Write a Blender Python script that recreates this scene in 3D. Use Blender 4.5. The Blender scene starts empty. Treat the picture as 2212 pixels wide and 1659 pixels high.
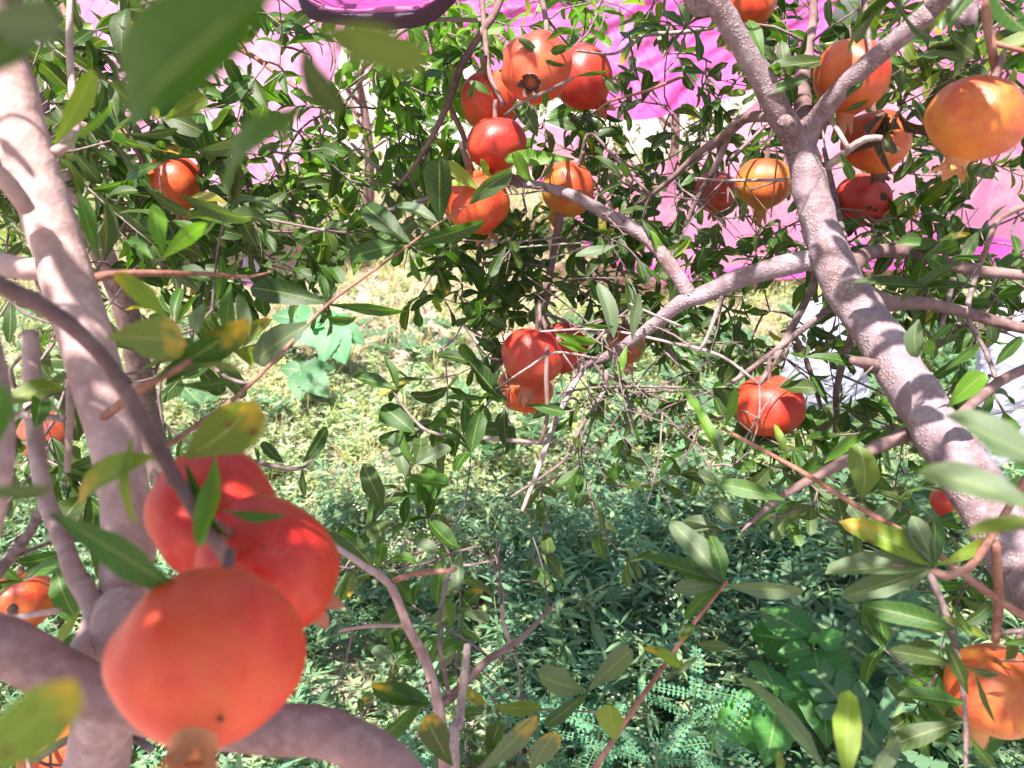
import bpy, math, random
import numpy as np
from mathutils import Vector, Matrix, Quaternion, noise
from mathutils.bvhtree import BVHTree

random.seed(7)
rng = np.random.default_rng(11)
R = math.radians
sc = bpy.context.scene
col = sc.collection

# ------------------------------------------------------------------ camera
CAM = Vector((0, 0, 1.40)); PITCH = R(25)
cd = bpy.data.cameras.new('camera'); cam = bpy.data.objects.new('camera', cd); col.objects.link(cam)
cam.location = CAM; cam.rotation_euler = (math.pi / 2 - PITCH, 0, 0)
cd.sensor_fit = 'HORIZONTAL'; cd.sensor_width = 36; cd.lens = 27.02
cd.clip_start = 0.01; cd.clip_end = 500
cd.dof.use_dof = True; cd.dof.focus_distance = 1.15; cd.dof.aperture_fstop = 6.8
sc.camera = cam
# ------------------------------------------------------------------ light
SUN = Vector((-0.22, -0.29, 0.93)).normalized()          # towards the sun
w = bpy.data.worlds.new('World'); sc.world = w; w.use_nodes = True
nt = w.node_tree; bg = nt.nodes['Background']
sky = nt.nodes.new('ShaderNodeTexSky'); sky.sky_type = 'NISHITA'; sky.sun_disc = False
sky.sun_elevation = math.asin(SUN.z); sky.sun_rotation = math.atan2(SUN.x, SUN.y)
sky.air_density = 1.0; sky.dust_density = 3.0
nt.links.new(sky.outputs[0], bg.inputs[0]); bg.inputs[1].default_value = 0.095
sd = bpy.data.lights.new('sun', 'SUN'); sun = bpy.data.objects.new('sun', sd); col.objects.link(sun)
sd.energy = 5.0; sd.angle = R(0.53); sd.color = (1.0, 0.95, 0.88)
sun.rotation_euler = SUN.to_track_quat('Z', 'Y').to_euler(); sun.location = (3, -2, 8)
# ------------------------------------------------------------------ exposure
vs = sc.view_settings; vs.view_transform = 'Standard'; vs.look = 'None'; vs.gamma = 1.0
vs.exposure = 1.78
sc.cycles.use_denoising = True
sc.cycles.max_bounces = 9; sc.cycles.diffuse_bounces = 4; sc.cycles.glossy_bounces = 2
sc.cycles.transmission_bounces = 5; sc.cycles.transparent_max_bounces = 8

# ------------------------------------------------------------------ helpers
FW = 2212.0; FPX = FW * 27.02 / 36; CX, CY = FW / 2, 1659 / 2
RX = Vector((1, 0, 0)); FV = Vector((0, math.cos(PITCH), -math.sin(PITCH))); UV_ = Vector((0, math.sin(PITCH), math.cos(PITCH)))
def P(x, y, d):                       # point of the place seen along the ray (x, y) at a depth of d metres
    return CAM + FV * d + RX * ((x - CX) / FPX * d) - UV_ * ((y - CY) / FPX * d)
def proj(p):
    v = Vector(p) - CAM; d = v.dot(FV)
    if d < 0.01: return (-9e3, -9e3, d)
    return (CX + v.dot(RX) / d * FPX, CY - v.dot(UV_) / d * FPX, d)

def tag(o, label=None, cat=None, group=None, kind=None):
    if label: o['label'] = label
    if cat: o['category'] = cat
    if group: o['group'] = group
    if kind: o['kind'] = kind
    return o
def empty(name, loc):
    o = bpy.data.objects.new(name, None); col.objects.link(o); o.location = loc; o.empty_display_size = 0.05
    return o
def link(name, me, parent=None, mat=None, loc=None):
    o = bpy.data.objects.new(name, me); col.objects.link(o)
    if mat and not me.materials: me.materials.append(mat)
    if parent is not None:
        o.parent = parent
        o.location = (loc or Vector((0, 0, 0)))
    elif loc is not None: o.location = loc
    return o
def mesh_np(name, V, F, tint=None, luv=None, smooth=True, mat=None):
    """V (n,3) float; F list of arrays (m,k) of quads / tris"""
    me = bpy.data.meshes.new(name)
    V = np.asarray(V, np.float32)
    Fs = F if isinstance(F, list) else [F]
    Fs = [np.asarray(f, np.int32) for f in Fs if len(f)]
    me.vertices.add(len(V)); me.vertices.foreach_set('co', V.ravel())
    loops = np.concatenate([f.ravel() for f in Fs])
    tot = np.concatenate([np.full(len(f), f.shape[1], np.int32) for f in Fs])
    start = np.concatenate([[0], np.cumsum(tot)[:-1]]).astype(np.int32)
    me.loops.add(len(loops)); me.loops.foreach_set('vertex_index', loops)
    me.polygons.add(len(tot)); me.polygons.foreach_set('loop_start', start)
    me.polygons.foreach_set('use_smooth', np.full(len(tot), smooth, bool))
    if tint is not None:
        a = me.attributes.new('tint', 'FLOAT_COLOR', 'POINT'); a.data.foreach_set('color', np.asarray(tint, np.float32).ravel())
    if luv is not None:
        a = me.attributes.new('luv', 'FLOAT_VECTOR', 'POINT'); a.data.foreach_set('vector', np.asarray(luv, np.float32).ravel())
    me.update(calc_edges=True)
    if mat: me.materials.append(mat)
    return me

# ------------------------------------------------------------------ materials
class NT:
    def __init__(s, name):
        s.m = bpy.data.materials.new(name); s.m.use_nodes = True; s.t = s.m.node_tree
        s.t.nodes.clear(); s.out = s.t.nodes.new('ShaderNodeOutputMaterial')
    def n(s, typ, **kw):
        nd = s.t.nodes.new('ShaderNode' + typ)
        for k, v in kw.items():
            if k.startswith('i_'):
                key = k[2:]
                key = int(key) if key.isdigit() else key.replace('_', ' ')
                s.put(nd, key, v)
            else: setattr(nd, k, v)
        return nd
    def put(s, nd, key, v):
        sock = nd.inputs[key]
        if isinstance(v, bpy.types.NodeSocket): s.t.links.new(v, sock)
        elif isinstance(v, bpy.types.Node): s.t.links.new(v.outputs[0], sock)
        else: sock.default_value = v
    def mix(s, f, a, b, mode='MIX'):
        nd = s.t.nodes.new('ShaderNodeMix'); nd.data_type = 'RGBA'; nd.blend_type = mode; nd.clamp_factor = True
        for k, v in ((0, f), (6, a), (7, b)):
            if isinstance(v, tuple) and len(v) == 3: v = (*v, 1)
            s.put(nd, k, v)
        return nd.outputs[2]
    def math(s, op, a, b=0.0, clamp=False):
        nd = s.t.nodes.new('ShaderNodeMath'); nd.operation = op; nd.use_clamp = clamp
        s.put(nd, 0, a); s.put(nd, 1, b); return nd.outputs[0]
    def ramp(s, f, stops):
        nd = s.t.nodes.new('ShaderNodeValToRGB'); s.put(nd, 0, f)
        e = nd.color_ramp.elements
        while len(e) < len(stops): e.new(0.5)
        for el, (p, c) in zip(e, stops):
            el.position = p; el.color = (*c, 1) if len(c) == 3 else c
        return nd.outputs[0]
    def done(s, shader): s.t.links.new(shader if isinstance(shader, bpy.types.NodeSocket) else shader.outputs[0], s.out.inputs[0]); return s.m

def leaf_material(name, trans=0.32, rough=0.45, back=(1.2, 1.12, 1.4), spots=True, tmul=(2.2, 2.5, 0.8), vein=0.10):
    k = NT(name)
    a = k.n('Attribute', attribute_name='tint'); luv = k.n('Attribute', attribute_name='luv')
    sep = k.n('SeparateXYZ', i_0=luv.outputs['Vector'])
    u, v, rid = sep.outputs[0], sep.outputs[1], sep.outputs[2]
    au = k.math('ABSOLUTE', u)
    geo = k.n('NewGeometry'); tc = k.n('TexCoord')
    nz = k.n('TexNoise', i_Scale=60.0, i_Detail=3.0, i_Vector=tc.outputs['Object'])
    c = k.mix(k.math('MULTIPLY', k.math('SUBTRACT', nz.outputs[0], 0.35), 1.1, True), k.mix(1.0, a.outputs['Color'], (0.72, 0.78, 0.7), 'MULTIPLY'), k.mix(1.0, a.outputs['Color'], (1.25, 1.2, 1.2), 'MULTIPLY'))
    # side veins, faint
    vv = k.math('SINE', k.math('MULTIPLY', k.math('SUBTRACT', v, k.math('MULTIPLY', au, 0.16)), 62.0))
    c = k.mix(k.math('MULTIPLY', k.math('GREATER_THAN', vv, 0.9), vein), c, (0.24, 0.30, 0.11))
    # midrib
    rib = k.math('MULTIPLY', k.math('LESS_THAN', au, 0.06), 0.45)
    c = k.mix(rib, c, (0.27, 0.31, 0.11))
    if spots:
        sick = a.outputs['Alpha']
        comb = k.n('CombineXYZ', i_0=u, i_1=k.math('MULTIPLY', v, 3.0), i_2=k.math('MULTIPLY', rid, 37.0))
        n2 = k.n('TexNoise', i_Scale=1.6, i_Detail=4.0, i_Vector=comb)
        tipy = k.math('MULTIPLY', k.math('SUBTRACT', k.math('ADD', v, k.math('MULTIPLY', n2.outputs[0], 0.9)), 1.16), 3.2, True)
        c = k.mix(k.math('MULTIPLY', tipy, k.math('MULTIPLY', k.math('SUBTRACT', sick, 0.3), 1.43, True), True), c, (0.42, 0.27, 0.03))
        edge = k.math('MULTIPLY', k.math('GREATER_THAN', k.math('ADD', au, k.math('MULTIPLY', n2.outputs[0], 0.55)), 1.30), 0.8)
        c = k.mix(edge, c, (0.16, 0.085, 0.03))
        sp = k.n('TexVoronoi', i_Scale=1.4, i_Vector=comb)
        spot = k.math('MULTIPLY', k.math('LESS_THAN', sp.outputs['Distance'], k.math('MULTIPLY', sick, 0.20)), 0.85)
        c = k.mix(spot, c, (0.13, 0.05, 0.02))
    cb = k.mix(1.0, c, back, 'MULTIPLY')
    cc = k.mix(geo.outputs['Backfacing'], c, cb)
    bsdf = k.n('BsdfPrincipled'); k.put(bsdf, 'Base Color', cc); bsdf.inputs['Roughness'].default_value = rough
    bsdf.inputs['Specular IOR Level'].default_value = 0.38
    bmp = k.n('Bump', i_Strength=0.25, i_Distance=0.002, i_Height=nz.outputs[0]); k.put(bsdf, 'Normal', bmp.outputs[0])
    tr = k.n('BsdfTranslucent'); k.put(tr, 0, k.mix(1.0, c, tmul, 'MULTIPLY'))
    mx = k.n('MixShader', i_0=trans); k.put(mx, 1, bsdf.outputs[0]); k.put(mx, 2, tr.outputs[0])
    return k.done(mx)
M = {}
M['leaf'] = leaf_material('pomegranate_leaf')
M['weed'] = leaf_material('weed_leaf', trans=0.36, rough=0.6, back=(1.1, 1.1, 1.2), spots=False, tmul=(1.5, 1.6, 1.2))
M['broad'] = leaf_material('broad_leaf', vein=0.18, trans=0.28, rough=0.5, back=(1.1, 1.1, 1.3), spots=False)

def bark_material(name, c0, c1, c2, scale=1.0, lent=True):
    k = NT(name); tc = k.n('TexCoord'); V = tc.outputs['Object']
    n1 = k.n('TexNoise', i_Scale=14.0 * scale, i_Detail=5.0, i_Roughness=0.6, i_Vector=V)
    n2 = k.n('TexNoise', i_Scale=90.0 * scale, i_Detail=4.0, i_Vector=V)
    c = k.ramp(n1.outputs[0], [(0.30, c0), (0.52, c1), (0.74, c2)])
    c = k.mix(k.math('MULTIPLY', k.math('SUBTRACT', n2.outputs[0], 0.45), 1.6, True), c, tuple(min(1, x * 1.35) for x in c2))
    h = n2.outputs[0]
    if lent:
        wn = k.n('TexNoise', i_Scale=120.0 * scale, i_Detail=2.0, i_Vector=V); wa = k.n('VectorMath', operation='MULTIPLY_ADD'); k.put(wa, 0, wn.outputs['Color']); wa.inputs[1].default_value = (.006, .006, .006); k.put(wa, 2, V); wv_ = wa.outputs[0]
        vo = k.n('TexVoronoi', i_Scale=230.0 * scale, i_Vector=wv_, i_Randomness=1.0)
        n3 = k.n('TexNoise', i_Scale=22.0 * scale, i_Detail=2.0, i_Vector=V)
        dense = k.math('MULTIPLY', k.math('SUBTRACT', n3.outputs[0], 0.30), 3.5, True)
        dots = k.math('MULTIPLY', k.math('MULTIPLY', k.math('SUBTRACT', 0.46, vo.outputs['Distance']), 4.0, True), dense)
        c = k.mix(k.math('MULTIPLY', dots, 0.75), c, (0.36, 0.265, 0.225))
        h = k.math('ADD', k.math('MULTIPLY', n2.outputs[0], 0.5), k.math('MULTIPLY', dots, 1.0))
    b = k.n('BsdfPrincipled'); k.put(b, 'Base Color', c); b.inputs['Roughness'].default_value = 0.8
    b.inputs['Specular IOR Level'].default_value = 0.25
    bm = k.n('Bump', i_Strength=0.65, i_Distance=0.0020, i_Height=h); k.put(b, 'Normal', bm.outputs[0])
    return k.done(b)
M['bark'] = bark_material('grey_bark', (0.10, 0.052, 0.048), (0.185, 0.130, 0.150), (0.28, 0.225, 0.26))
M['bark_left'] = bark_material('pink_bark', (0.25, 0.145, 0.135), (0.36, 0.235, 0.225), (0.45, 0.325, 0.315), 1.2, False)
M['bark_brown'] = bark_material('brown_bark', (0.09, 0.048, 0.047), (0.16, 0.095, 0.09), (0.23, 0.155, 0.15), 1.0, False)
M['twig_red'] = bark_material('red_twig', (0.17, 0.06, 0.045), (0.24, 0.105, 0.08), (0.30, 0.17, 0.13), 2.0, False)
M['twig'] = bark_material('brown_twig', (0.07, 0.045, 0.045), (0.15, 0.10, 0.10), (0.26, 0.20, 0.20), 2.0, False)
M['twig_pale'] = bark_material('pale_twig', (0.17, 0.12, 0.115), (0.27, 0.205, 0.20), (0.36, 0.295, 0.285), 2.0, False)

def fruit_material():
    k = NT('pomegranate_rind'); tc = k.n('TexCoord'); V = tc.outputs['Object']
    oi = k.n('ObjectInfo')
    sh = k.n('VectorMath', operation='ADD'); k.put(sh, 0, V); k.put(sh, 1, oi.outputs['Location'])
    n1 = k.n('TexNoise', i_Scale=17.0, i_Detail=3.0, i_Roughness=0.55, i_Vector=sh.outputs[0])
    n2 = k.n('TexNoise', i_Scale=120.0, i_Detail=4.0, i_Vector=sh.outputs[0])
    sep = k.n('SeparateXYZ', i_0=V)
    base = oi.outputs['Color']
    red = k.mix(1.0, base, (0.85, 0.30, 0.55), 'MULTIPLY'); yel = k.mix(0.55, base, (0.48, 0.22, 0.035))
    n8 = k.n('TexNoise', i_Scale=48.0, i_Detail=5.0, i_Roughness=0.65, i_Vector=sh.outputs[0])
    f = k.math('ADD', k.math('ADD', n1.outputs[0], k.math('MULTIPLY', k.math('SUBTRACT', n8.outputs[0], 0.5), 0.55)), k.math('MULTIPLY', sep.outputs[2], -2.6))
    c = k.mix(k.math('MULTIPLY', k.math('SUBTRACT', f, 0.36), 3.2, True), red, base)
    c = k.mix(k.math('MULTIPLY', k.math('SUBTRACT', f, 0.70), 3.0, True), c, yel)
    c = k.mix(k.math('MULTIPLY', k.math('SUBTRACT', n2.outputs[0], 0.5), 1.2, True), c, k.mix(1.0, c, (1.15, 1.3, 1.4), 'MULTIPLY'))
    vo = k.n('TexVoronoi', i_Scale=110.0, i_Vector=sh.outputs[0])
    n3 = k.n('TexNoise', i_Scale=9.0, i_Vector=sh.outputs[0])
    sp = k.math('MULTIPLY', k.math('LESS_THAN', vo.outputs['Distance'], 0.13), k.math('GREATER_THAN', n3.outputs[0], 0.60))
    c = k.mix(k.math('MULTIPLY', sp, 0.7), c, (0.10, 0.03, 0.02))
    st = k.n('Mapping'); k.put(st, 0, sh.outputs[0]); st.inputs['Scale'].default_value = (1, 1, .25)
    n5 = k.n('TexNoise', i_Scale=65.0, i_Detail=3.0, i_Vector=st.outputs[0])
    c = k.mix(k.math('MULTIPLY', k.math('SUBTRACT', n5.outputs[0], 0.52), 2.2, True), c, k.mix(1.0, c, (0.80, 0.55, 0.55), 'MULTIPLY'))
    n6 = k.n('TexNoise', i_Scale=26.0, i_Detail=8.0, i_Roughness=0.75, i_Vector=sh.outputs[0])
    c = k.mix(k.math('MULTIPLY', k.math('SUBTRACT', n6.outputs[0], 0.60), 4.5, True), c, (0.30, 0.13, 0.055))
    n7 = k.n('TexNoise', i_Scale=420.0, i_Detail=2.0, i_Vector=V)
    c = k.mix(k.math('MULTIPLY', k.math('SUBTRACT', n7.outputs[0], 0.62), 3.0, True), c, (0.50, 0.26, 0.10))
    b = k.n('BsdfPrincipled'); k.put(b, 'Base Color', c); k.put(b, 'Roughness', k.math('ADD', k.math('MULTIPLY', n6.outputs[0], 0.35), 0.26))
    b.inputs['Specular IOR Level'].default_value = 0.45
    bm = k.n('Bump', i_Strength=0.18, i_Distance=0.002, i_Height=n2.outputs[0]); k.put(b, 'Normal', bm.outputs[0])
    return k.done(b)
M['fruit'] = fruit_material()
def simple(name, c, rough=0.6, scale=60, amt=0.3, bump=0.3):
    k = NT(name); tc = k.n('TexCoord')
    n = k.n('TexNoise', i_Scale=float(scale), i_Detail=4.0, i_Vector=tc.outputs['Object'])
    cc = k.mix(n.outputs[0], tuple(x * (1 - amt) for x in c), tuple(min(1, x * (1 + amt)) for x in c))
    b = k.n('BsdfPrincipled'); k.put(b, 'Base Color', cc); b.inputs['Roughness'].default_value = rough
    bm = k.n('Bump', i_Strength=bump, i_Distance=0.003, i_Height=n.outputs[0]); k.put(b, 'Normal', bm.outputs[0])
    return k.done(b)
def calyx_material():
    k = NT('calyx_skin'); tc = k.n('TexCoord'); oi = k.n('ObjectInfo'); n = k.n('TexNoise', i_Scale=70.0, i_Detail=4.0, i_Vector=tc.outputs['Object'])
    sep = k.n('SeparateXYZ', i_0=tc.outputs['Object'])
    t = k.math('MULTIPLY', k.math('SUBTRACT', -0.050, sep.outputs[2]), 60.0, True)
    c = k.mix(k.math('ADD', k.math('MULTIPLY', t, 0.35), 0.35), oi.outputs['Color'], (0.40, 0.20, 0.10)); c = k.mix(k.math('MULTIPLY', k.math('SUBTRACT', n.outputs[0], 0.5), 2.0, True), c, (0.20, 0.09, 0.05))
    b = k.n('BsdfPrincipled'); k.put(b, 'Base Color', c); b.inputs['Roughness'].default_value = 0.55
    bm = k.n('Bump', i_Strength=0.3, i_Distance=0.003, i_Height=n.outputs[0]); k.put(b, 'Normal', bm.outputs[0]); return k.done(b)
M['calyx'] = calyx_material()
M['calyx_dry'] = simple('dry_calyx', (0.13, 0.06, 0.05), 0.8)
M['rot'] = simple('blackened_skin', (0.035, 0.018, 0.015), 0.75)
M['flower_white'] = simple('white_petals', (0.75, 0.74, 0.66), 0.6)

def cloth_material(name, c, transp, transl, rough=0.6):
    k = NT(name); tc = k.n('TexCoord')
    n = k.n('TexNoise', i_Scale=3.0, i_Detail=4.0, i_Vector=tc.outputs['Object'])
    wv = k.n('TexNoise', i_Scale=40.0, i_Detail=3.0, i_Vector=tc.outputs['Object'])
    cc = k.mix(n.outputs[0], tuple(x * 0.80 for x in c), tuple(min(1, x * 1.10 + .06) for x in c))
    b = k.n('BsdfPrincipled'); k.put(b, 'Base Color', cc); b.inputs['Roughness'].default_value = rough
    bm = k.n('Bump', i_Strength=0.25, i_Distance=0.01, i_Height=wv.outputs[0]); k.put(b, 'Normal', bm.outputs[0])
    tl = k.n('BsdfTranslucent'); k.put(tl, 0, cc)
    tp = k.n('BsdfTransparent'); k.put(tp, 0, k.mix(0.45, cc, (1, 1, 1)))
    m1 = k.n('MixShader', i_0=transl); k.put(m1, 1, b.outputs[0]); k.put(m1, 2, tl.outputs[0])
    m2 = k.n('MixShader', i_0=transp); k.put(m2, 1, m1.outputs[0]); k.put(m2, 2, tp.outputs[0])
    return k.done(m2)
M['pink_sheer'] = cloth_material('sheer_pink_cloth', (0.60, 0.19, 0.37), 0.42, 0.5)
M['pink_pale'] = cloth_material('pale_pink_cloth', (0.58, 0.19, 0.40), 0.12, 0.5)
M['magenta'] = cloth_material('magenta_cloth', (0.52, 0.045, 0.32), 0.08, 0.5, 0.45)
M['purple'] = cloth_material('shaded_purple_cloth', (0.028, 0.005, 0.034), 0.0, 0.05, 0.9)  # purple of the scrap; on the swag, magenta cloth with shade in its colour
M['plastic'] = cloth_material('pale_plastic', (0.54, 0.53, 0.64), 0.10, 0.35, 0.3)

def ground_material():
    k = NT('dry_soil'); tc = k.n('TexCoord'); V = tc.outputs['Object']
    n1 = k.n('TexNoise', i_Scale=1.4, i_Detail=6.0, i_Roughness=0.65, i_Vector=V)
    n2 = k.n('TexNoise', i_Scale=30.0, i_Detail=6.0, i_Roughness=0.7, i_Vector=V)
    c = k.ramp(n2.outputs[0], [(0.25, (0.12, 0.085, 0.075)), (0.5, (0.32, 0.25, 0.225)), (0.75, (0.45, 0.375, 0.345))])
    c = k.mix(k.math('MULTIPLY', k.math('SUBTRACT', n1.outputs[0], 0.5), 2.0, True), c, (0.30, 0.27, 0.15))
    b = k.n('BsdfPrincipled'); k.put(b, 'Base Color', c); b.inputs['Roughness'].default_value = 0.95
    bm = k.n('Bump', i_Strength=0.8, i_Distance=0.02, i_Height=n2.outputs[0]); k.put(b, 'Normal', bm.outputs[0])
    return k.done(b)
M['soil'] = ground_material()

# ------------------------------------------------------------------ ground
def gz(x, y): return 0.035 * noise.noise(Vector((x * 0.7, y * 0.7, 3.1))) + 0.015 * noise.noise(Vector((x * 2.6, y * 2.6, 8.0)))
def build_ground():
    xs = np.concatenate([[-120, -60, -30, -15], np.linspace(-8, 8, 81), [15, 30, 60, 120]])
    ys = np.concatenate([[-40, -15, -6], np.linspace(-2, 12, 71), [18, 30, 60, 140]])
    V = []; F = []
    for y in ys:
        for x in xs: V.append((x, y, gz(x, y)))
    nx = len(xs)
    for j in range(len(ys) - 1):
        for i in range(nx - 1):
            a = j * nx + i; F.append((a, a + 1, a + nx + 1, a + nx))
    o = link('ground', mesh_np('ground', V, np.array(F), mat=M['soil'])); tag(o, 'dry pinkish soil under the weeds', None, kind='structure')
build_ground()

# ------------------------------------------------------------------ tubes
def catmull(pts, step):
    """pts: list of (Vector, radius) -> resampled list"""
    if len(pts) == 2:
        p = [pts[0], pts[0], pts[1], pts[1]]
    p = [pts[0]] + list(pts) + [pts[-1]]
    out = []
    for i in range(1, len(p) - 2):
        a, b, c, d = (q[0] for q in p[i - 1:i + 3]); rb, rc = p[i][1], p[i + 1][1]
        n = max(2, int((c - b).length / step))
        for j in range(n):
            t = j / n; t2 = t * t; t3 = t2 * t
            v = 0.5 * ((2 * b) + (c - a) * t + (2 * a - 5 * b + 4 * c - d) * t2 + (3 * b - a - 3 * c + d) * t3)
            out.append((v, rb + (rc - rb) * t))
    out.append((p[-1][0].copy(), p[-1][1]))
    return out
def tube_arrays(path, sides=8, rough=0.06, seed=0.0, knob=0.0):
    """path of (Vector, r); returns V, F quads, with closed ends"""
    n = len(path); V = []; F = []
    up = Vector((0.31, 0.2, 0.93)); prev = None
    for i, (c, r) in enumerate(path):
        t = (path[min(i + 1, n - 1)][0] - path[max(i - 1, 0)][0])
        if t.length < 1e-9: t = Vector((0, 0, 1))
        t.normalize()
        if prev is None:
            a = t.cross(up);
            if a.length < 1e-3: a = t.cross(Vector((1, 0, 0)))
            a.normalize()
        else:
            a = (prev - t * prev.dot(t)).normalized()
        prev = a; b = t.cross(a)
        for k in range(sides):
            th = 2 * math.pi * k / sides
            dirv = a * math.cos(th) + b * math.sin(th)
            q = c + dirv * r
            rr = r
            if rough:
                s = 1.0 / max(r, 0.004)
                rr *= 1 + rough * noise.noise(q * (s * 0.55) + Vector((seed, 0, 0))) + knob * max(0, noise.noise(q * 60 + Vector((0, seed, 0))))
            V.append(c + dirv * rr)
    for i in range(n - 1):
        for k in range(sides):
            k2 = (k + 1) % sides
            F.append((i * sides + k, i * sides + k2, (i + 1) * sides + k2, (i + 1) * sides + k))
    V.append(path[0][0] - (path[1][0] - path[0][0]).normalized() * path[0][1] * 0.25)
    V.append(path[-1][0] + (path[-1][0] - path[-2][0]).normalized() * path[-1][1] * 0.35)
    s0, s1 = n * sides, n * sides + 1; base = (n - 1) * sides
    T = []
    for k in range(sides):
        k2 = (k + 1) % sides
        T.append((s0, k2, k)); T.append((s1, base + k, base + k2))
    return np.array([tuple(v) for v in V]), np.array(F), np.array(T)

class Tree:
    def __init__(s, name, base, label, cat, group=None):
        s.root = empty(name, base); s.base = Vector(base); tag(s.root, label, cat, group)
        s.nodes = []         # skeleton points for attaching twigs
        s.tw = []            # fine twigs (arrays)
        s.leaves = []        # (Matrix world, variant, palette idx, sick)
    def branch(s, name, pts, mat, sides=10, step=0.012, rough=0.10, knob=0.0, skel=True, label=None, raw=False):
        """pts: (Fx, Fy, depth, radius) or raw world ((x,y,z), r)"""
        path = [(Vector(p[0]), p[1]) if raw or len(p) == 2 else (P(p[0], p[1], p[2]), p[3]) for p in pts]
        path = catmull(path, step)
        V, F, T = tube_arrays(path, sides, rough, len(s.nodes) * 0.37, knob)
        V = V - np.array(tuple(s.base))
        o = link(name, mesh_np(name, V, [F, T], mat=mat), s.root)
        if label: o['label'] = label
        if skel:
            s.nodes += [(v, r) for v, r in path[::3]]
        CAPS.extend([(proj(v), r) for v, r in path if r > 0.006])
        return path
    def twig(s, pts, sides=4):
        V, F, T = tube_arrays(pts, sides, 0.12, len(s.tw) * 0.7)
        s.tw.append((V - np.array(tuple(s.base)), F, T))
CAPS = []
FRUITS = []

# ------------------------------------------------------------------ leaves
def leaf_template(seed, nseg, half, wide=0.30, obov=0.55, bend=0.25, fold=0.18, sweep=0.05, ripple=0.03, twist=0.2):
    r = random.Random(seed)
    us = np.linspace(-1, 1, 2 * half + 1); V = []; L = []
    for i in range(nseg + 1):
        t = 1 - (1 - i / nseg) ** 1.55
        wv = (max(t - 0.035, 0.0) ** (0.55 + obov * 0.5)) * ((1.0 - t) ** (0.34 + 0.22 * (1 - obov)))
        pk = ((0.55 + obov * 0.5) / (0.97 + obov * 0.25 + 0.25)); wv *= 2.0
        wv = max(wv * wide * 0.62, 0.012 if i < nseg else 0.0)
        ph = r.uniform(0, 6)
        for u in us:
            x = u * wv * (1 + 0.10 * r.uniform(-1, 1) * (abs(u) == 1))
            z = fold * abs(u) * wv - bend * t * t + ripple * math.sin(9 * t + ph * 0.2 + (2 if u > 0 else 0)) * abs(u)
            y = t * (1 - 0.12 * abs(bend) * t)
            ang = twist * (t - 0.2) * 1.0
            x, z2 = x * math.cos(ang) - (z + bend * t * t) * math.sin(ang), x * math.sin(ang) + (z + bend * t * t) * math.cos(ang)
            V.append((x + sweep * math.sin(t * math.pi), y, z2 - bend * t * t)); L.append((u, t, 0))
    k = 2 * half + 1; F = []
    for i in range(nseg):
        for j in range(2 * half):
            a = i * k + j; F.append((a, a + 1, a + k + 1, a + k))
    return np.array(V), np.array(F), np.array(L)
VAR = []
for i in range(18):
    r = random.Random(100 + i)
    kw = dict(wide=r.uniform(0.26, 0.44), obov=r.uniform(0.2, 0.75), bend=r.choice([-0.2, 0.0, 0.1, 0.2, 0.3, 0.45, 0.65]), fold=r.uniform(0.10, 0.5),
              sweep=r.uniform(-0.08, 0.08), ripple=r.uniform(0.01, 0.05), twist=r.uniform(-1.0, 1.0))
    VAR.append((leaf_template(i, 6, 2, **kw), leaf_template(i, 4, 1, **kw)))
PAL = [(0.028, 0.062, 0.010), (0.036, 0.092, 0.012), (0.055, 0.130, 0.016), (0.110, 0.230, 0.020), (0.050, 0.078, 0.018),
       (0.125, 0.165, 0.022), (0.185, 0.255, 0.028), (0.115, 0.155, 0.090), (0.270, 0.220, 0.030), (0.062, 0.098, 0.032)]
#       0 dark            1 mid              2 fresh           3 young bright      4 olive
#       5 yellow olive    6 yellow green     7 grey green      8 yellow          9 dull
MIX = {'mid': [0, 1, 1, 1, 2, 2, 4, 9], 'dark': [0, 0, 0, 1, 1, 4, 4, 9], 'fresh': [1, 2, 2, 3, 3, 3, 6, 3], 'olive': [4, 4, 1, 0, 5, 9, 0, 1], 'grey': [9, 1, 1, 7, 2, 2, 9, 1]}
_lm = {}
def leaf_mesh(var, pal, sick):
    key = (var, pal, sick)
    if key not in _lm:
        V, F, L = VAR[var][0]; L = L.copy(); L[:, 2] = (var * 7 + pal * 3) % 11 / 11.0
        t = np.tile(np.array([*PAL[pal], 1.0 if sick else 0.3]), (len(V), 1))
        _lm[key] = mesh_np('leaf', V, F, t, L, mat=M['leaf'])
    return _lm[key]
def leaf_matrix(base, axis, normal, L, wscale=1.0):
    y = axis.normalized(); z = (normal - y * normal.dot(y))
    if z.length < 1e-4: z = y.orthogonal()
    z.normalize(); x = y.cross(z)
    m = Matrix((x * L * wscale, y * L, z * L)).transposed().to_4x4(); m.translation = base
    return m
def rnd_unit():
    while True:
        v = Vector((random.uniform(-1, 1), random.uniform(-1, 1), random.uniform(-1, 1)))
        if 0.05 < v.length < 1: return v.normalized()
OPEN = []                                # quads kept free of foliage so that the ground shows as in the place
def blocked(p, keep_fruit=0.06):
    x, y, d = proj(p)
    for (fx, fy, fd, fr) in FRUITS:
        if d < fd + 0.03 and (x - fx) ** 2 + (y - fy) ** 2 < (fr * 0.98) ** 2: return random.random() > keep_fruit
    for ((cx, cy, cdp), r) in CAPS_BIG:
        if d < cdp + 0.01 and (x - cx) ** 2 + (y - cy) ** 2 < (r * FPX / cdp * 1.05 + 8) ** 2: return random.random() > 0.08
    for (x0, y0, x1, y1) in OPEN:
        if d > 0 and x0 < x < x1 and y0 < y < y1: return True
    return False
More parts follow.
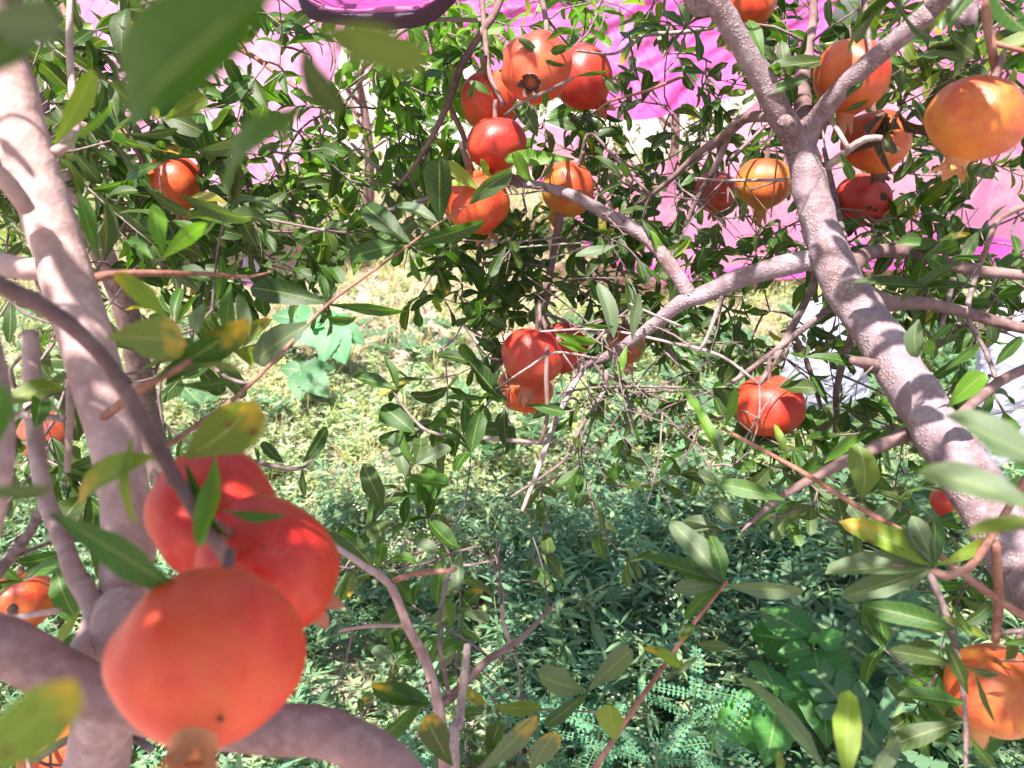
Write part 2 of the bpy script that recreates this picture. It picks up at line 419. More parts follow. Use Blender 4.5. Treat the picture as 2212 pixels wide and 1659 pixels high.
def add_leaf(tree, base, axis, normal, L, mix, hide=True, wscale=1.0):
    tip = base + axis.normalized() * L * 0.6
    if hide and blocked(tip): return
    var = random.randrange(18); pal = random.choice(MIX[mix]); 
    if random.random() < 0.006: pal = 8
    sick = 1 if random.random() < 0.03 else 0
    tree.leaves.append((leaf_matrix(base, axis, normal, L, wscale * random.uniform(0.85, 1.15)), var, pal, sick))
def spray(tree, pts, nn, L, mix, r0=0.0016, hide=True, whorl=4, make=True, start=0.15):
    """a twig through pts (Vectors) carrying pairs of leaves and a whorl at its end"""
    path = catmull([(p, r0 * (1 - 0.6 * i / max(1, len(pts) - 1))) for i, p in enumerate(pts)], 0.022)
    if make and len(path) > 2: tree.twig(path)
    n = len(path)
    for i in range(nn):
        t = start + (1 - start) * (i + random.uniform(-0.3, 0.3)) / max(1, nn)
        j = min(n - 2, max(0, int(t * (n - 1)))); c = path[j][0]; tan = (path[j + 1][0] - path[j][0]).normalized()
        ra = rnd_unit(); ra = (ra - tan * ra.dot(tan)).normalized()
        for sgn in ((1, -1) if random.random() < 0.75 else (1,)):
            ax = tan * random.uniform(0.2, 0.9) + ra * sgn * random.uniform(0.6, 1.1) + Vector((0, 0, random.uniform(-0.35, 0.25)))
            nm = Vector((0, 0, 1)) * random.uniform(0.3, 1.2) + rnd_unit() * 0.75 - FV * random.uniform(-0.1, 0.3)
            add_leaf(tree, c, ax, nm, L * random.uniform(0.65, 1.15), mix, hide)
    tan = (path[-1][0] - path[-2][0]).normalized()
    for i in range(whorl):
        ax = tan * random.uniform(0.5, 1.1) + rnd_unit() * 0.8
        nm = Vector((0, 0, 1)) + rnd_unit() * 0.9
        add_leaf(tree, path[-1][0], ax, nm, L * random.uniform(0.7, 1.2), mix, hide)
def hero(tree, b, t, L_w, pal, face=0.0, sick=0, var=None, roll=0.0):
    """one leaf from base b=(x,y,d) to tip t=(x,y,d); L_w = width factor; the blade turns `roll` away from the viewer"""
    p0, p1 = P(*b), P(*t); ax = p1 - p0; L = ax.length
    y = ax.normalized(); view = (CAM - (p0 + p1) / 2).normalized()
    n = (view - y * view.dot(y)).normalized()
    n = Quaternion(y, roll) @ n
    if n.z < -0.2 and face == 0: n = -n if random.random() < 0.3 else n
    var = random.randrange(18) if var is None else var
    tree.leaves.append((leaf_matrix(p0, ax, n, L, L_w * (.84 if b[2] > .45 else 1.0)), var, pal, sick, True))

def fill(tree, box, count, L, mix, hole=None, nn=(3, 6), length=(0.07, 0.16), down=0.15, maxgap=0.5, world=False, hide=True, whorl=4):
    """box: (x0,y0,x1,y1,d0,d1) in the view or a world box; seeds leafy twigs there and joins each to the nearest wood of its tree"""
    seeds = []
    for _ in range(count):
        if world:
            p = Vector((random.uniform(box[0], box[3]), random.uniform(box[1], box[4]), random.uniform(box[2], box[5])))
            if hole and hole[0] < p.x < hole[2] and hole[1] < p.y < hole[3] and random.random() < .8: continue
        else:
            p = P(random.uniform(box[0], box[2]), random.uniform(box[1], box[3]), random.uniform(box[4], box[5]))
        seeds.append(p)
    nodes = np.array([tuple(v) for v, r in tree.nodes])
    dist = [float(np.min(np.linalg.norm(nodes - np.array(tuple(p)), axis=1))) for p in seeds]
    for k in np.argsort(dist):
        p = seeds[k]; nodes = np.array([tuple(v) for v, r in tree.nodes])
        d = np.linalg.norm(nodes - np.array(tuple(p)), axis=1); j = int(np.argmin(d)); q = tree.nodes[j][0]
        gap = d[j]
        out = (p - q); out = out.normalized() if out.length > 1e-4 else rnd_unit()
        if gap > maxgap: out = rnd_unit(); q = None
        dirv = (out * 0.8 + rnd_unit() * 0.8 + Vector((0, 0, -down))).normalized()
        ln = random.uniform(*length)
        e = p + dirv * ln; m = (p + e) / 2 + rnd_unit() * ln * 0.12
        pts = [p, m, e]
        if q is not None and gap > 0.01:
            mid = (p + q) / 2 + rnd_unit() * gap * 0.14
            cpath = catmull([(q, min(tree.nodes[j][1] * 0.8, 0.0026)), (mid, 0.0019), (p, 0.0016)], 0.02)
            tree.twig(cpath)
            tree.nodes += [(v, r) for v, r in cpath[::2]]
            pts = [mid * 0.25 + p * 0.75] + [m, e]
        spray(tree, pts, random.randint(*nn), L, mix, hide=hide, whorl=whorl)
        tree.nodes += [(m, 0.0015), (e, 0.001)]
# ================================================================== the trees: wood
TA = Tree('pomegranate_tree', P(2420, 1700, 0.74) * 1.0, 'pomegranate tree with the thick scaly grey limb forking below the pink cloth', 'tree', 'pomegranate trees')
TA.root.location = Vector((0.80, 0.62, 0.0)); TA.base = TA.root.location.copy()
BK, BR, TW, TR_, TP, BL = M['bark'], M['bark_brown'], M['twig'], M['twig_red'], M['twig_pale'], M['bark_left']
gA = TA.base
limbA = [((gA.x, gA.y, -0.03), 0.050), ((gA.x - 0.01, gA.y, 0.30), 0.040), (P(2350, 1450, 0.70), 0.0295), (P(2215, 1235, 0.74), 0.0285), (P(2125, 1085, 0.78), 0.0275), (P(2045, 955, 0.82), 0.0265),
         (P(1965, 835, 0.86), 0.0258), (P(1885, 705, 0.90), 0.0250), (P(1815, 600, 0.93), 0.0240), (P(1776, 500, 0.95), 0.0222), (P(1753, 420, 0.96), 0.0212), (P(1735, 340, 0.965), 0.0205), (P(1722, 296, 0.965), 0.0180)]
TA.branch('limb', limbA, BK, 22, 0.006, 0.16, 0.07, raw=True)
fl = [(1728, 318, .962, .0170), (1690, 255, .95, .0160), (1640, 160, .93, .0145), (1590, 75, .91, .0138), (1545, 0, .89, .0132), (1490, -90, .87, .0120)]
flw = [(P(*p[:3]), p[3]) for p in fl] + [(Vector((0.10, 0.70, 1.95)), .009), (Vector((-0.05, 0.60, 2.35)), .005)]
TA.branch('limb', flw, BK, 16, 0.007, 0.14, 0.05, raw=True)
fr = [(1735, 315, .965, .0150), (1765, 258, .945, .0125), (1800, 213, .92, .0118), (1860, 152, .89, .0112), (1930, 92, .86, .0108), (2005, 28, .83, .0105), (2060, -25, .81, .010)]
frw = [(P(*p[:3]), p[3]) for p in fr] + [(Vector((0.68, 0.66, 1.80)), .009), (Vector((0.80, 0.55, 2.30)), .005)]
TA.branch('limb', frw, BK, 14, 0.007, 0.12, 0.05, raw=True)
TA.branch('branch', [(1742, 300, .98, .014), (1737, 240, 1.0, .0125), (1731, 185, 1.02, .0115), (1745, 110, 1.05, .008), (1755, 40, 1.08, .006), (1760, -40, 1.1, .005)], BR, 12)
TA.branch('branch_stub', [(1722, 290, .955, .0105), (1706, 272, .93, .0090), (1694, 262, .915, .0085)], BK, 12, 0.004, skel=False)
TA.branch('branch_stub', [(1890, 790, .87, .008), (1858, 782, .85, .006), (1838, 778, .845, .004)], BR, 10, 0.004, skel=False)
TA.branch('branch', [(1822, 590, .935, .0150), (1765, 562, .955, .0140), (1690, 575, .97, .0132), (1600, 600, .985, .0125), (1530, 632, 1.0, .0120), (1470, 655, 1.01, .0105), (1400, 710, 1.04, .0080), (1325, 762, 1.07, .0070), (1262, 790, 1.09, .0055)], BK, 14, 0.007, 0.16, 0.05)
TA.branch('branch', [(1490, 640, 1.005, .0105), (1455, 585, 1.01, .0100), (1400, 515, 1.03, .0095), (1310, 462, 1.05, .0088), (1225, 418, 1.07, .0075), (1140, 398, 1.09, .0055), (1050, 400, 1.11, .0042), (930, 428, 1.13, .0034), (800, 465, 1.14, .0030), (640, 512, 1.15, .0022)], BK, 12, 0.008, 0.14, 0.04)
TA.branch('branch', [(1262, 790, 1.085, .0055), (1228, 850, 1.06, .0048), (1192, 930, 1.03, .0042), (1160, 1020, 1.0, .0036), (1128, 1104, .98, .0024)], TP, 8)
TA.branch('branch', [(1182, 957, 1.02, .0034), (1090, 950, 1.0, .0030), (1000, 942, .99, .0026), (925, 932, .98, .0022), (880, 890, .97, .0016), (845, 838, .96, .0010)], TP, 7)
TA.branch('branch', [(1840, 575, .93, .0120), (1880, 545, .95, .0090), (1960, 545, .97, .0080), (2060, 575, .96, .0075), (2140, 588, .95, .0070), (2290, 602, .93, .0060)], BR, 12)
TA.branch('branch', [(1875, 640, .92, .0125), (1925, 655, .94, .0105), (1995, 655, .95, .0080), (2085, 675, .94, .0075), (2170, 700, .93, .0068), (2290, 725, .91, .0060)], BR, 12)
TA.branch('branch', [(1985, 930, .86, .0085), (1920, 955, .85, .0078), (1850, 985, .84, .0068), (1780, 1020, .84, .0060), (1700, 1065, .84, .0042), (1640, 1112, .83, .0026), (1600, 1150, .83, .0010)], BR, 10)
TA.branch('branch', [(2290, 770, .90, .0058), (2180, 812, .88, .0058), (2105, 868, .87, .0058), (2060, 915, .86, .0070), (2010, 960, .84, .0075)], BR, 10)
TA.branch('branch', [(2300, 1390, .62, .0034), (2120, 1270, .65, .0032), (2000, 1180, .68, .0030), (1850, 1092, .72, .0027), (1720, 1012, .76, .0024), (1560, 925, .80, .0017)], TR_, 8)
TA.branch('branch', [(1800, 662, .97, .0048), (1735, 710, .98, .0044), (1661, 768, 1.0, .0040), (1590, 820, 1.02, .0032), (1530, 862, 1.03, .0022)], TW, 8)
TA.branch('branch', [(1765, 570, .99, .0055), (1752, 625, 1.0, .0050), (1708, 713, 1.0, .0048), (1665, 790, .99, .0042), (1640, 830, .98, .0030)], TW, 8)
TA.branch('branch', [(1708, 713, 1.01, .0036), (1735, 760, 1.03, .0034), (1765, 850, 1.05, .0032), (1790, 950, 1.05, .0026)], TW, 7)
TA.branch('branch', [(1850, 700, 1.0, .0050), (1825, 765, 1.03, .0048), (1806, 850, 1.05, .0046), (1808, 900, 1.06, .0042), (1800, 960, 1.06, .0028)], TW, 8)
TA.branch('branch', [(1812, 900, 1.05, .0030), (1850, 930, 1.04, .0028), (1890, 965, 1.02, .0024)], TW, 7)
TA.branch('branch', [(2060, 600, .95, .0036), (2040, 680, .95, .0034), (2025, 740, .94, .0030)], TW, 7)
TA.branch('branch', [(2110, 585, .95, .0036), (2090, 680, .94, .0034), (2130, 760, .92, .0030), (2150, 815, .90, .0026)], TW, 7)
TA.branch('branch', [(1670, 252, .97, .0075), (1610, 255, 1.02, .0070), (1570, 290, 1.06, .0065), (1510, 330, 1.10, .0050), (1440, 395, 1.14, .0040), (1380, 440, 1.18, .0028)], BR, 10)
TA.branch('branch', [(1575, 285, 1.06, .0055), (1550, 350, 1.09, .0050), (1505, 430, 1.12, .0040), (1480, 490, 1.14, .0030)], TW, 8)
TA.branch('branch', [(1785, 362, .955, .0050), (1830, 325, .93, .0045), (1870, 300, .91, .0042), (1905, 298, .90, .0034)], TP, 8)
TA.branch('branch', [(1832, 322, .925, .0032), (1812, 285, .93, .0030), (1786, 250, .94, .0026)], TP, 7)
TA.branch('branch', [(1830, 560, .95, .0045), (1815, 480, 1.02, .0042), (1795, 390, 1.06, .0040), (1780, 320, 1.08, .0030)], TW, 8)
TA.branch('branch', [(2150, -40, .74, .0050), (2130, 20, .74, .0046), (2142, 100, .745, .0042), (2155, 170, .75, .0036)], TR_, 8)
TA.branch('branch', [(2143, 92, .745, .0030), (2190, 105, .74, .0026), (2250, 118, .73, .0022)], TR_, 7)
TA.branch('branch', [(2230, 440, .85, .0040), (2160, 470, .86, .0036), (2130, 540, .87, .0032), (2115, 575, .90, .0030)], BR, 8)
TA.branch('branch', [(2230, 1010, .66, .0026), (2090, 1230, .66, .0040), (2005, 1230, .66, .0036), (1925, 1222, .66, .0020)], TR_, 8)
TA.branch('branch', [(2150, 1175, .66, .0040), (2158, 1290, .70, .0042), (2150, 1385, .72, .0038)], TR_, 8)
TA.branch('branch', [(2000, 1225, .66, .0034), (2030, 1290, .66, .0030), (2065, 1400, .66, .0026), (2085, 1540, .66, .0022), (2085, 1680, .66, .0018)], TW, 8)
TA.branch('branch', [(1570, 1255, .68, .0020), (1510, 1330, .68, .0019), (1440, 1430, .68, .0021), (1370, 1530, .69, .0024), (1280, 1665, .70, .0028), (1150, 1850, .76, .0050), (1000, 2150, .88, .006)], TR_, 8)
# top wood that carries the canopy overhead
TA.branch('limb', [(Vector((0.46, 0.86, 1.40)), .010), (Vector((0.50, 1.0, 1.75)), .009), (Vector((0.62, 1.1, 2.2)), .006)], BK, 10, raw=True)
TA.branch('limb', [(Vector((0.68, 0.66, 1.80)), .009), (Vector((1.0, 0.9, 2.1)), .007), (Vector((1.3, 1.0, 2.4)), .004)], BK, 10, raw=True)

for pts, mt in [([(1167, 716, 1.02, .0014), (1310, 713, 1.03, .0018), (1474, 746, 1.02, .0022)], TP), ([(1070, 840, .99, .0012), (1147, 790, .99, .0016), (1197, 761, 1.0, .0018), (1290, 775, 1.04, .0022)], TP), ([(1200, 850, 1.05, .0014), (1304, 836, 1.06, .0018), (1474, 836, 1.05, .0012)], TW),
                ([(1304, 806, 1.08, .0022), (1370, 835, 1.08, .0020), (1425, 862, 1.08, .0014)], TW), ([(1310, 800, 1.07, .0034), (1304, 846, 1.06, .0032), (1250, 930, 1.03, .0030), (1217, 996, 1.01, .0024), (1104, 1073, .98, .0014)], TW), ([(1183, 745, 1.0, .0030), (1180, 820, .99, .0034), (1182, 905, 1.0, .0030), (1165, 960, 1.01, .0026)], BR),
                ([(1300, 780, 1.08, .0024), (1298, 850, 1.07, .0016)], TW), ([(1350, 830, 1.08, .0020), (1367, 915, 1.07, .0012)], TW), ([(1330, 840, 1.08, .0022), (1400, 910, 1.06, .0012)], TW), ([(1360, 656, 1.0, .0016), (1420, 683, 1.01, .0020), (1474, 706, 1.02, .0024)], TP), ([(1560, 640, .98, .0030), (1525, 735, .99, .0028), (1505, 760, 1.0, .0020)], TP),
                ([(1475, 745, 1.02, .0026), (1560, 770, 1.0, .0022), (1640, 830, .98, .0018)], TP), ([(1000, 700, 1.04, .0012), (1060, 775, 1.05, .0016), (1130, 760, 1.1, .0020)], TW), ([(1215, 512, 1.19, .0018), (1110, 522, 1.12, .0016), (1000, 518, 1.06, .0010)], TP), ([(1260, 770, 1.08, .0026), (1330, 690, 1.1, .0020), (1390, 650, 1.1, .0014)], TW), ([(1500, 385, 1.1, .0018), (1580, 390, 1.08, .0022), (1700, 388, 1.0, .0024)], TP), ([(1575, 345, 1.1, .0016), (1572, 440, 1.08, .0014)], TW), ([(1680, 330, 1.02, .0014), (1665, 470, 1.03, .0012)], TW),
                ([(1180, 560, 1.12, .0014), (1280, 525, 1.1, .0016), (1050, 540, 1.1, .0010)], TP)]:
    TA.branch('branch', pts, mt, 6, 0.014, 0.2)
gB = Vector((-0.52, 0.36, 0.0))
TB = Tree('pomegranate_tree', gB, 'pomegranate tree with the smooth pinkish limb rising beside the near coral fruits', 'tree', 'pomegranate trees')
limbB = [((gB.x, gB.y, -0.03), 0.045), ((gB.x + .03, gB.y + 0.03, 0.35), 0.034), (P(235, 1500, .55), .0205), (P(262, 1330, .565), .0185), (P(276, 1200, .575), .0180), (P(272, 1080, .58), .0180), (P(250, 960, .585), .0185), (P(212, 820, .59), .0190), (P(170, 680, .595), .0195), (P(135, 560, .60), .0195),
         (P(92, 430, .60), .0190), (P(52, 300, .60), .0180), (P(25, 180, .60), .0165), (P(-10, 70, .60), .0150), (P(-60, -60, .60), .013), (Vector((-0.52, 0.62, 1.9)), .010), (Vector((-0.62, 0.7, 2.35)), .005)]
TB.branch('limb', limbB, BL, 20, 0.006, 0.12, 0.03, raw=True)
TB.branch('branch', [(-80, 575, .62, .0105), (0, 572, .61, .0095), (60, 582, .60, .0088), (120, 575, .60, .0085)], BL, 12)
TB.branch('branch', [(60, 455, .565, .0060), (20, 400, .55, .0065), (-20, 365, .54, .0070), (-90, 330, .53, .0075)], BL, 10)
TB.branch('branch', [(-70, 585, .40, .0052), (30, 630, .405, .0050), (110, 672, .41, .0047), (180, 727, .415, .0044), (240, 795, .42, .0042), (300, 895, .42, .0040), (365, 1010, .42, .0038), (425, 1110, .425, .0038), (490, 1205, .435, .0040)], BR, 12)
M['bough'] = bark_material('brown_bough_bark', (0.16, 0.085, 0.078), (0.29, 0.17, 0.16), (0.38, 0.25, 0.24), 1.0, False)
lowB = [(P(-160, 1330, .47), .0175), (P(20, 1400, .475), .0165), (P(140, 1465, .48), .0160), (P(280, 1520, .485), .0155), (P(480, 1566, .49), .0158), (P(620, 1576, .495), .0158), (P(730, 1592, .50), .0156), (P(810, 1632, .505), .0152), (P(890, 1710, .51), .0148), (P(980, 1850, .52), .014)]
TB.branch('limb', lowB, M['bough'], 18, 0.006, 0.14, 0.05, raw=True, label='thick brown bough crossing behind the nearest fruit')
TB.branch('branch', [(66, 720, .66, .0070), (70, 850, .64, .0068), (78, 960, .62, .0066), (98, 1075, .60, .0064), (135, 1165, .58, .0066), (162, 1240, .56, .0070), (200, 1308, .545, .0078), (196, 1365, .53, .0080), (168, 1425, .51, .0085), (165, 1470, .49, .0095)], BL, 12, 0.006, 0.2, 0.08)
TB.branch('branch', [(-50, 1290, .62, .0044), (20, 1210, .62, .0042), (70, 1140, .62, .0038), (98, 1075, .61, .0034)], TW, 8)
TB.branch('branch', [(-20, 1345, .60, .0030), (60, 1330, .59, .0026), (130, 1318, .58, .0022)], BL, 7)
TB.branch('branch', [(30, 895, .60, .0028), (90, 900, .60, .0030), (140, 905, .60, .0026)], TP, 8)
TB.branch('branch', [(150, 820, .62, .0032), (150, 920, .615, .0030), (145, 1020, .61, .0024)], BL, 7)
TB.branch('branch', [(175, 610, .60, .0046), (230, 595, .61, .0036), (330, 590, .64, .0028), (450, 592, .67, .0020), (540, 598, .70, .0014), (590, 585, .72, .0006)], TR_, 8)
TB.branch('branch', [(225, 900, .56, .0034), (290, 850, .47, .0028), (330, 825, .445, .0024), (385, 795, .43, .0020), (412, 776, .425, .0016)], TR_, 8)
TB.branch('branch', [(330, 985, .62, .0028), (430, 915, .66, .0024), (520, 850, .70, .0021), (610, 760, .73, .0018), (707, 658, .76, .0017), (800, 590, .78, .0014), (887, 527, .80, .0013), (950, 480, .82, .0011), (1010, 443, .83, .0010)], TR_, 8)
TB.branch('branch', [(500, 985, .72, .0022), (560, 1000, .73, .0024), (620, 1012, .74, .0022), (660, 1008, .75, .0018), (690, 970, .76, .0012)], TW, 7)
TB.branch('branch', [(120, 330, .60, .0046), (160, 290, .62, .0040), (158, 220, .66, .0034), (150, 100, .70, .0030), (152, -20, .74, .0026)], BL, 8)
TB.branch('branch', [(-40, 690, .44, .0065), (-12, 800, .43, .0065), (8, 940, .42, .0060), (-12, 1100, .42, .0060), (-70, 1300, .44, .0065)], BL, 10)
TB.branch('branch', [(80, 1640, .62, .0030), (170, 1585, .61, .0032), (245, 1570, .60, .0030), (330, 1620, .60, .0030)], TW, 8)

gC = Vector((-1.02, 1.95, 0.0))
TC = Tree('pomegranate_tree', gC, 'leafy pomegranate tree behind, crowded with small leaves above the sunlit weeds', 'tree', 'pomegranate trees')
TC.branch('trunk', [((gC.x, gC.y, -0.03), .045), ((gC.x - .02, gC.y, .35), .036), ((gC.x + .01, gC.y - .05, .75), .030), ((gC.x - .05, gC.y - .1, 1.15), .024), ((gC.x, gC.y - .2, 1.55), .018)], BR, 12, raw=True)
TC.branch('limb', [(Vector((gC.x, gC.y - .2, 1.5)), .016), (Vector((-.65, 1.5, 1.72)), .013), (Vector((-.25, 1.3, 1.78)), .011), (Vector((0.0, 1.2, 1.72)), .009), (Vector((.25, 1.25, 1.68)), .006)], BR, 10, raw=True)
TC.branch('branch', [(1100, -60, 1.15, .0062), (1070, 25, 1.13, .0060), (1040, 70, 1.12, .0056), (997, 143, 1.11, .0052), (964, 233, 1.11, .0046), (910, 337, 1.12, .0036), (860, 400, 1.14, .0024)], BR, 9)
TC.branch('branch', [(1037, -40, 1.16, .0046), (1047, 67, 1.12, .0042), (1057, 160, 1.08, .0038), (1090, 227, 1.06, .0030)], BR, 8)
TC.branch('branch', [(1060, 45, 1.13, .0036), (950, 42, 1.17, .0034), (900, 52, 1.19, .0034), (850, 83, 1.21, .0030), (800, 150, 1.23, .0026), (740, 230, 1.25, .0020)], TP, 8)
TC.branch('branch', [(1160, -50, 1.2, .0048), (1175, 20, 1.18, .0044), (1180, 55, 1.16, .0040), (1176, 110, 1.02, .0028)], BR, 8)
TC.branch('branch', [(1540, 60, 1.3, .0034), (1474, 70, 1.28, .0036), (1390, 77, 1.25, .0034), (1350, 105, 1.2, .0028), (1317, 117, 1.16, .0022), (1245, 110, .98, .0014)], TP, 8)
TC.branch('branch', [(1240, 168, .93, .0020), (1165, 205, .94, .0022), (1122, 226, .95, .0020), (1090, 250, .99, .0018)], TW, 7)
TC.branch('branch', [(1475, 165, 1.15, .0026), (1400, 195, 1.12, .0024), (1320, 218, 1.1, .0022), (1290, 240, 1.1, .0018)], TR_, 7)
TC.branch('branch', [(1222, 410, 1.2, .0062), (1212, 455, 1.2, .0062), (1196, 545, 1.2, .0058), (1184, 610, 1.19, .0054), (1176, 680, 1.18, .0046), (1180, 770, 1.16, .0030)], BR, 9)
TC.branch('branch', [(970, 225, 1.13, .0040), (1000, 290, 1.15, .0042), (1020, 330, 1.16, .0044), (1100, 380, 1.18, .0052), (1222, 412, 1.2, .0060)], BR, 8)
TC.branch('branch', [(520, -40, 1.5, .0060), (480, 70, 1.45, .0055), (560, 130, 1.4, .0046), (640, 190, 1.35, .0036)], TR_, 8)
TC.branch('branch', [(120, -30, 1.5, .0070), (180, 120, 1.4, .0065), (255, 270, 1.2, .0060), (300, 330, 1.15, .0046), (330, 420, 1.12, .0030)], TR_, 9)
TC.branch('branch', [(390, 330, 1.25, .0036), (470, 350, 1.22, .0036), (560, 430, 1.2, .0032), (650, 470, 1.2, .0026)], TW, 8)
TC.branch('branch', [(700, 240, 1.3, .0034), (760, 310, 1.28, .0032), (800, 350, 1.27, .0034), (870, 400, 1.25, .0030)], TP, 8)

gS = P(965, 1659, .80); gS = Vector((gS.x - 0.01, gS.y - 0.05, 0.0))
TS = Tree('pomegranate_shoot', gS, 'bare branching pomegranate shoot growing up past the end of the brown bough', 'sapling')
TS.branch('stem', [(gS, .007), (P(962, 1720, .80), .0064), (P(952, 1560, .78), .0058), (P(926, 1445, .77), .0053), (P(880, 1350, .76), .0047), (P(842, 1262, .75), .0042), (P(790, 1225, .745), .0034), (P(737, 1188, .74), .0028), (P(700, 1165, .74), .0018)], BL, 9, raw=True)
TS.branch('stem', [(gS + Vector((.03, .01, 0)), .006), (P(984, 1700, .74), .0048), (P(992, 1560, .74), .0044), (P(1003, 1460, .74), .0040), (P(1010, 1392, .74), .0034)], TP, 9, raw=True)
TS.branch('branch', [(842, 1260, .75, .0032), (890, 1240, .755, .0030), (970, 1233, .76, .0028), (985, 1228, .76, .0020)], TR_, 8)
TS.branch('branch', [(970, 1233, .76, .0024), (955, 1300, .74, .0020), (948, 1380, .72, .0018), (970, 1500, .72, .0022)], TW, 7)
TS.branch('branch', [(955, 1520, .78, .0044), (1010, 1470, .79, .0040), (1060, 1420, .80, .0040), (1110, 1393, .81, .0034), (1160, 1345, .82, .0024), (1200, 1303, .83, .0014)], BR, 8)
TS.branch('branch', [(1105, 1396, .81, .0026), (1085, 1340, .82, .0022), (1085, 1280, .83, .0014)], BL, 7)
TS.branch('branch', [(870, 1352, .765, .0020), (800, 1352, .77, .0020), (735, 1362, .78, .0016)], BL, 7)

# far trees beyond the cloth, same orchard
FAR = []
for i, (x, y, hh, lab) in enumerate([(-3.3, 5.6, 2.0, 'distant round pomegranate tree at the far upper corner beside the pale cloth'), (-1.2, 6.4, 2.1, 'distant green pomegranate tree seen through gaps above the soil'),
                                     (1.3, 6.6, 2.0, 'distant pomegranate tree standing behind the magenta folds'), (3.6, 6.0, 2.1, 'distant pomegranate tree behind the sheer pink sheet')]):
    t = Tree('pomegranate_tree', Vector((x, y, 0)), lab, 'tree', 'pomegranate trees')
    t.branch('trunk', [(Vector((x, y, -.03)), .05), (Vector((x + .05, y, .5)), .04), (Vector((x, y + .05, 1.0)), .03), (Vector((x - .1, y, 1.6)), .015)], BR, 9, 0.05, raw=True)
    for a in range(6):
        an = a * 1.05 + i; e = Vector((math.cos(an), math.sin(an), 0))
        t.branch('branch', [(Vector((x, y, .55 + .1 * a)), .02), (Vector((x, y, .9 + .1 * a)) + e * .4, .013), (Vector((x, y, 1.2 + .1 * a)) + e * .85, .006)], BR, 6, 0.06, raw=True)
    FAR.append((t, hh))
CAPS_BIG = [c for c in CAPS if c[1] > 0.0085 and -100 < c[0][0] < 2312 and -100 < c[0][1] < 1760 and c[0][2] > 0][::2]

# ================================================================== the fruit
def rind_mesh(seed):
    r = random.Random(seed); nu, nv = 40, 26; Rr = 0.045; V = []; F = []
    ph = r.uniform(0, 6); tl = (r.uniform(-.03, .03), r.uniform(-.03, .03))
    for j in range(nv + 1):
        th = math.pi * j / nv
        for i in range(nu):
            p = 2 * math.pi * i / nu
            s = math.sin(th); c = math.cos(th)
            rad = 1 + 0.030 * math.cos(6 * p + ph) * s * s + 0.026 * math.cos(2 * p + ph * 2) * s + 0.020 * math.sin(2 * th + p) + 0.045 * noise.noise(Vector((s * math.cos(p), s * math.sin(p), c)) * 1.7 + Vector((seed * 3.1, 0, 0)))
            z = c * 0.93
            if c > 0.86: z -= (c - 0.86) * 0.55           # dimple at the stalk
            if c < -0.90: z -= (-c - 0.90) * 1.1          # shoulder running into the neck
            V.append((rad * s * math.cos(p) * Rr + tl[0] * c * Rr, rad * s * math.sin(p) * Rr + tl[1] * c * Rr, z * Rr))
    for j in range(nv):
        for i in range(nu):
            i2 = (i + 1) % nu; F.append((j * nu + i, (j + 1) * nu + i, (j + 1) * nu + i2, j * nu + i2))
    return mesh_np('rind', V, np.array(F), mat=M['fruit'])
def calyx_mesh(seed, mat, flare=1.0, length=1.0):
    r = random.Random(seed); ns, per = 6, 6; nu = ns * per; Rr = 0.045; V = []; F = []
    lens = [r.uniform(.8, 1.15) for _ in range(ns)]
    lev = [(0.0, .34), (.10, .27), (.22, .255), (.32, .27)]
    for z, rad in lev:
        for i in range(nu):
            p = 2 * math.pi * i / nu; V.append((rad * math.cos(p), rad * math.sin(p), -z * length))
    for k in range(1, 6):                                  # sepals taper to points
        t = k / 5
        for s_ in range(ns):
            for j in range(per):
                u = (j / (per - 1) * 2 - 1) * (1 - t ** 1.4 * .97)
                p = 2 * math.pi * (s_ + 0.5) / ns + u * math.pi / ns
                rad = .27 + flare * .22 * t * lens[s_] + .04 * u * u * t
                V.append((rad * math.cos(p), rad * math.sin(p), -(.32 + .30 * t * lens[s_]) * length))
    for L in range(3):
        for i in range(nu):
            i2 = (i + 1) % nu; F.append((L * nu + i, (L + 1) * nu + i, (L + 1) * nu + i2, L * nu + i2))
    for L in range(3, 8):
        for s_ in range(ns):
            for j in range(per - 1):
                a = L * nu + s_ * per + j; F.append((a, a + nu, a + nu + 1, a + 1))
    b = len(V)
    for i in range(nu):
        p = 2 * math.pi * i / nu; V.append((.21 * math.cos(p), .21 * math.sin(p), -.22 * length))
    V.append((0, 0, -.16 * length))
    T = [(b + nu, b + i, b + (i + 1) % nu) for i in range(nu)]
    return mesh_np('calyx', np.array(V) * Rr - np.array((0, 0, .93 * Rr)), [np.array(F), np.array(T)], mat=mat)
RINDS = [rind_mesh(s) for s in range(7)]
CALS = [calyx_mesh(0, M['calyx'], .5), calyx_mesh(1, M['calyx'], 1.0), calyx_mesh(2, M['calyx'], .15, 1.35)]
CALD = calyx_mesh(3, M['calyx_dry'], .6, .8)
CORAL, RED, ORG, YEL, DULL = (.50, .085, .036), (.44, .052, .024), (.52, .135, .026), (.52, .205, .034), (.28, .09, .03)
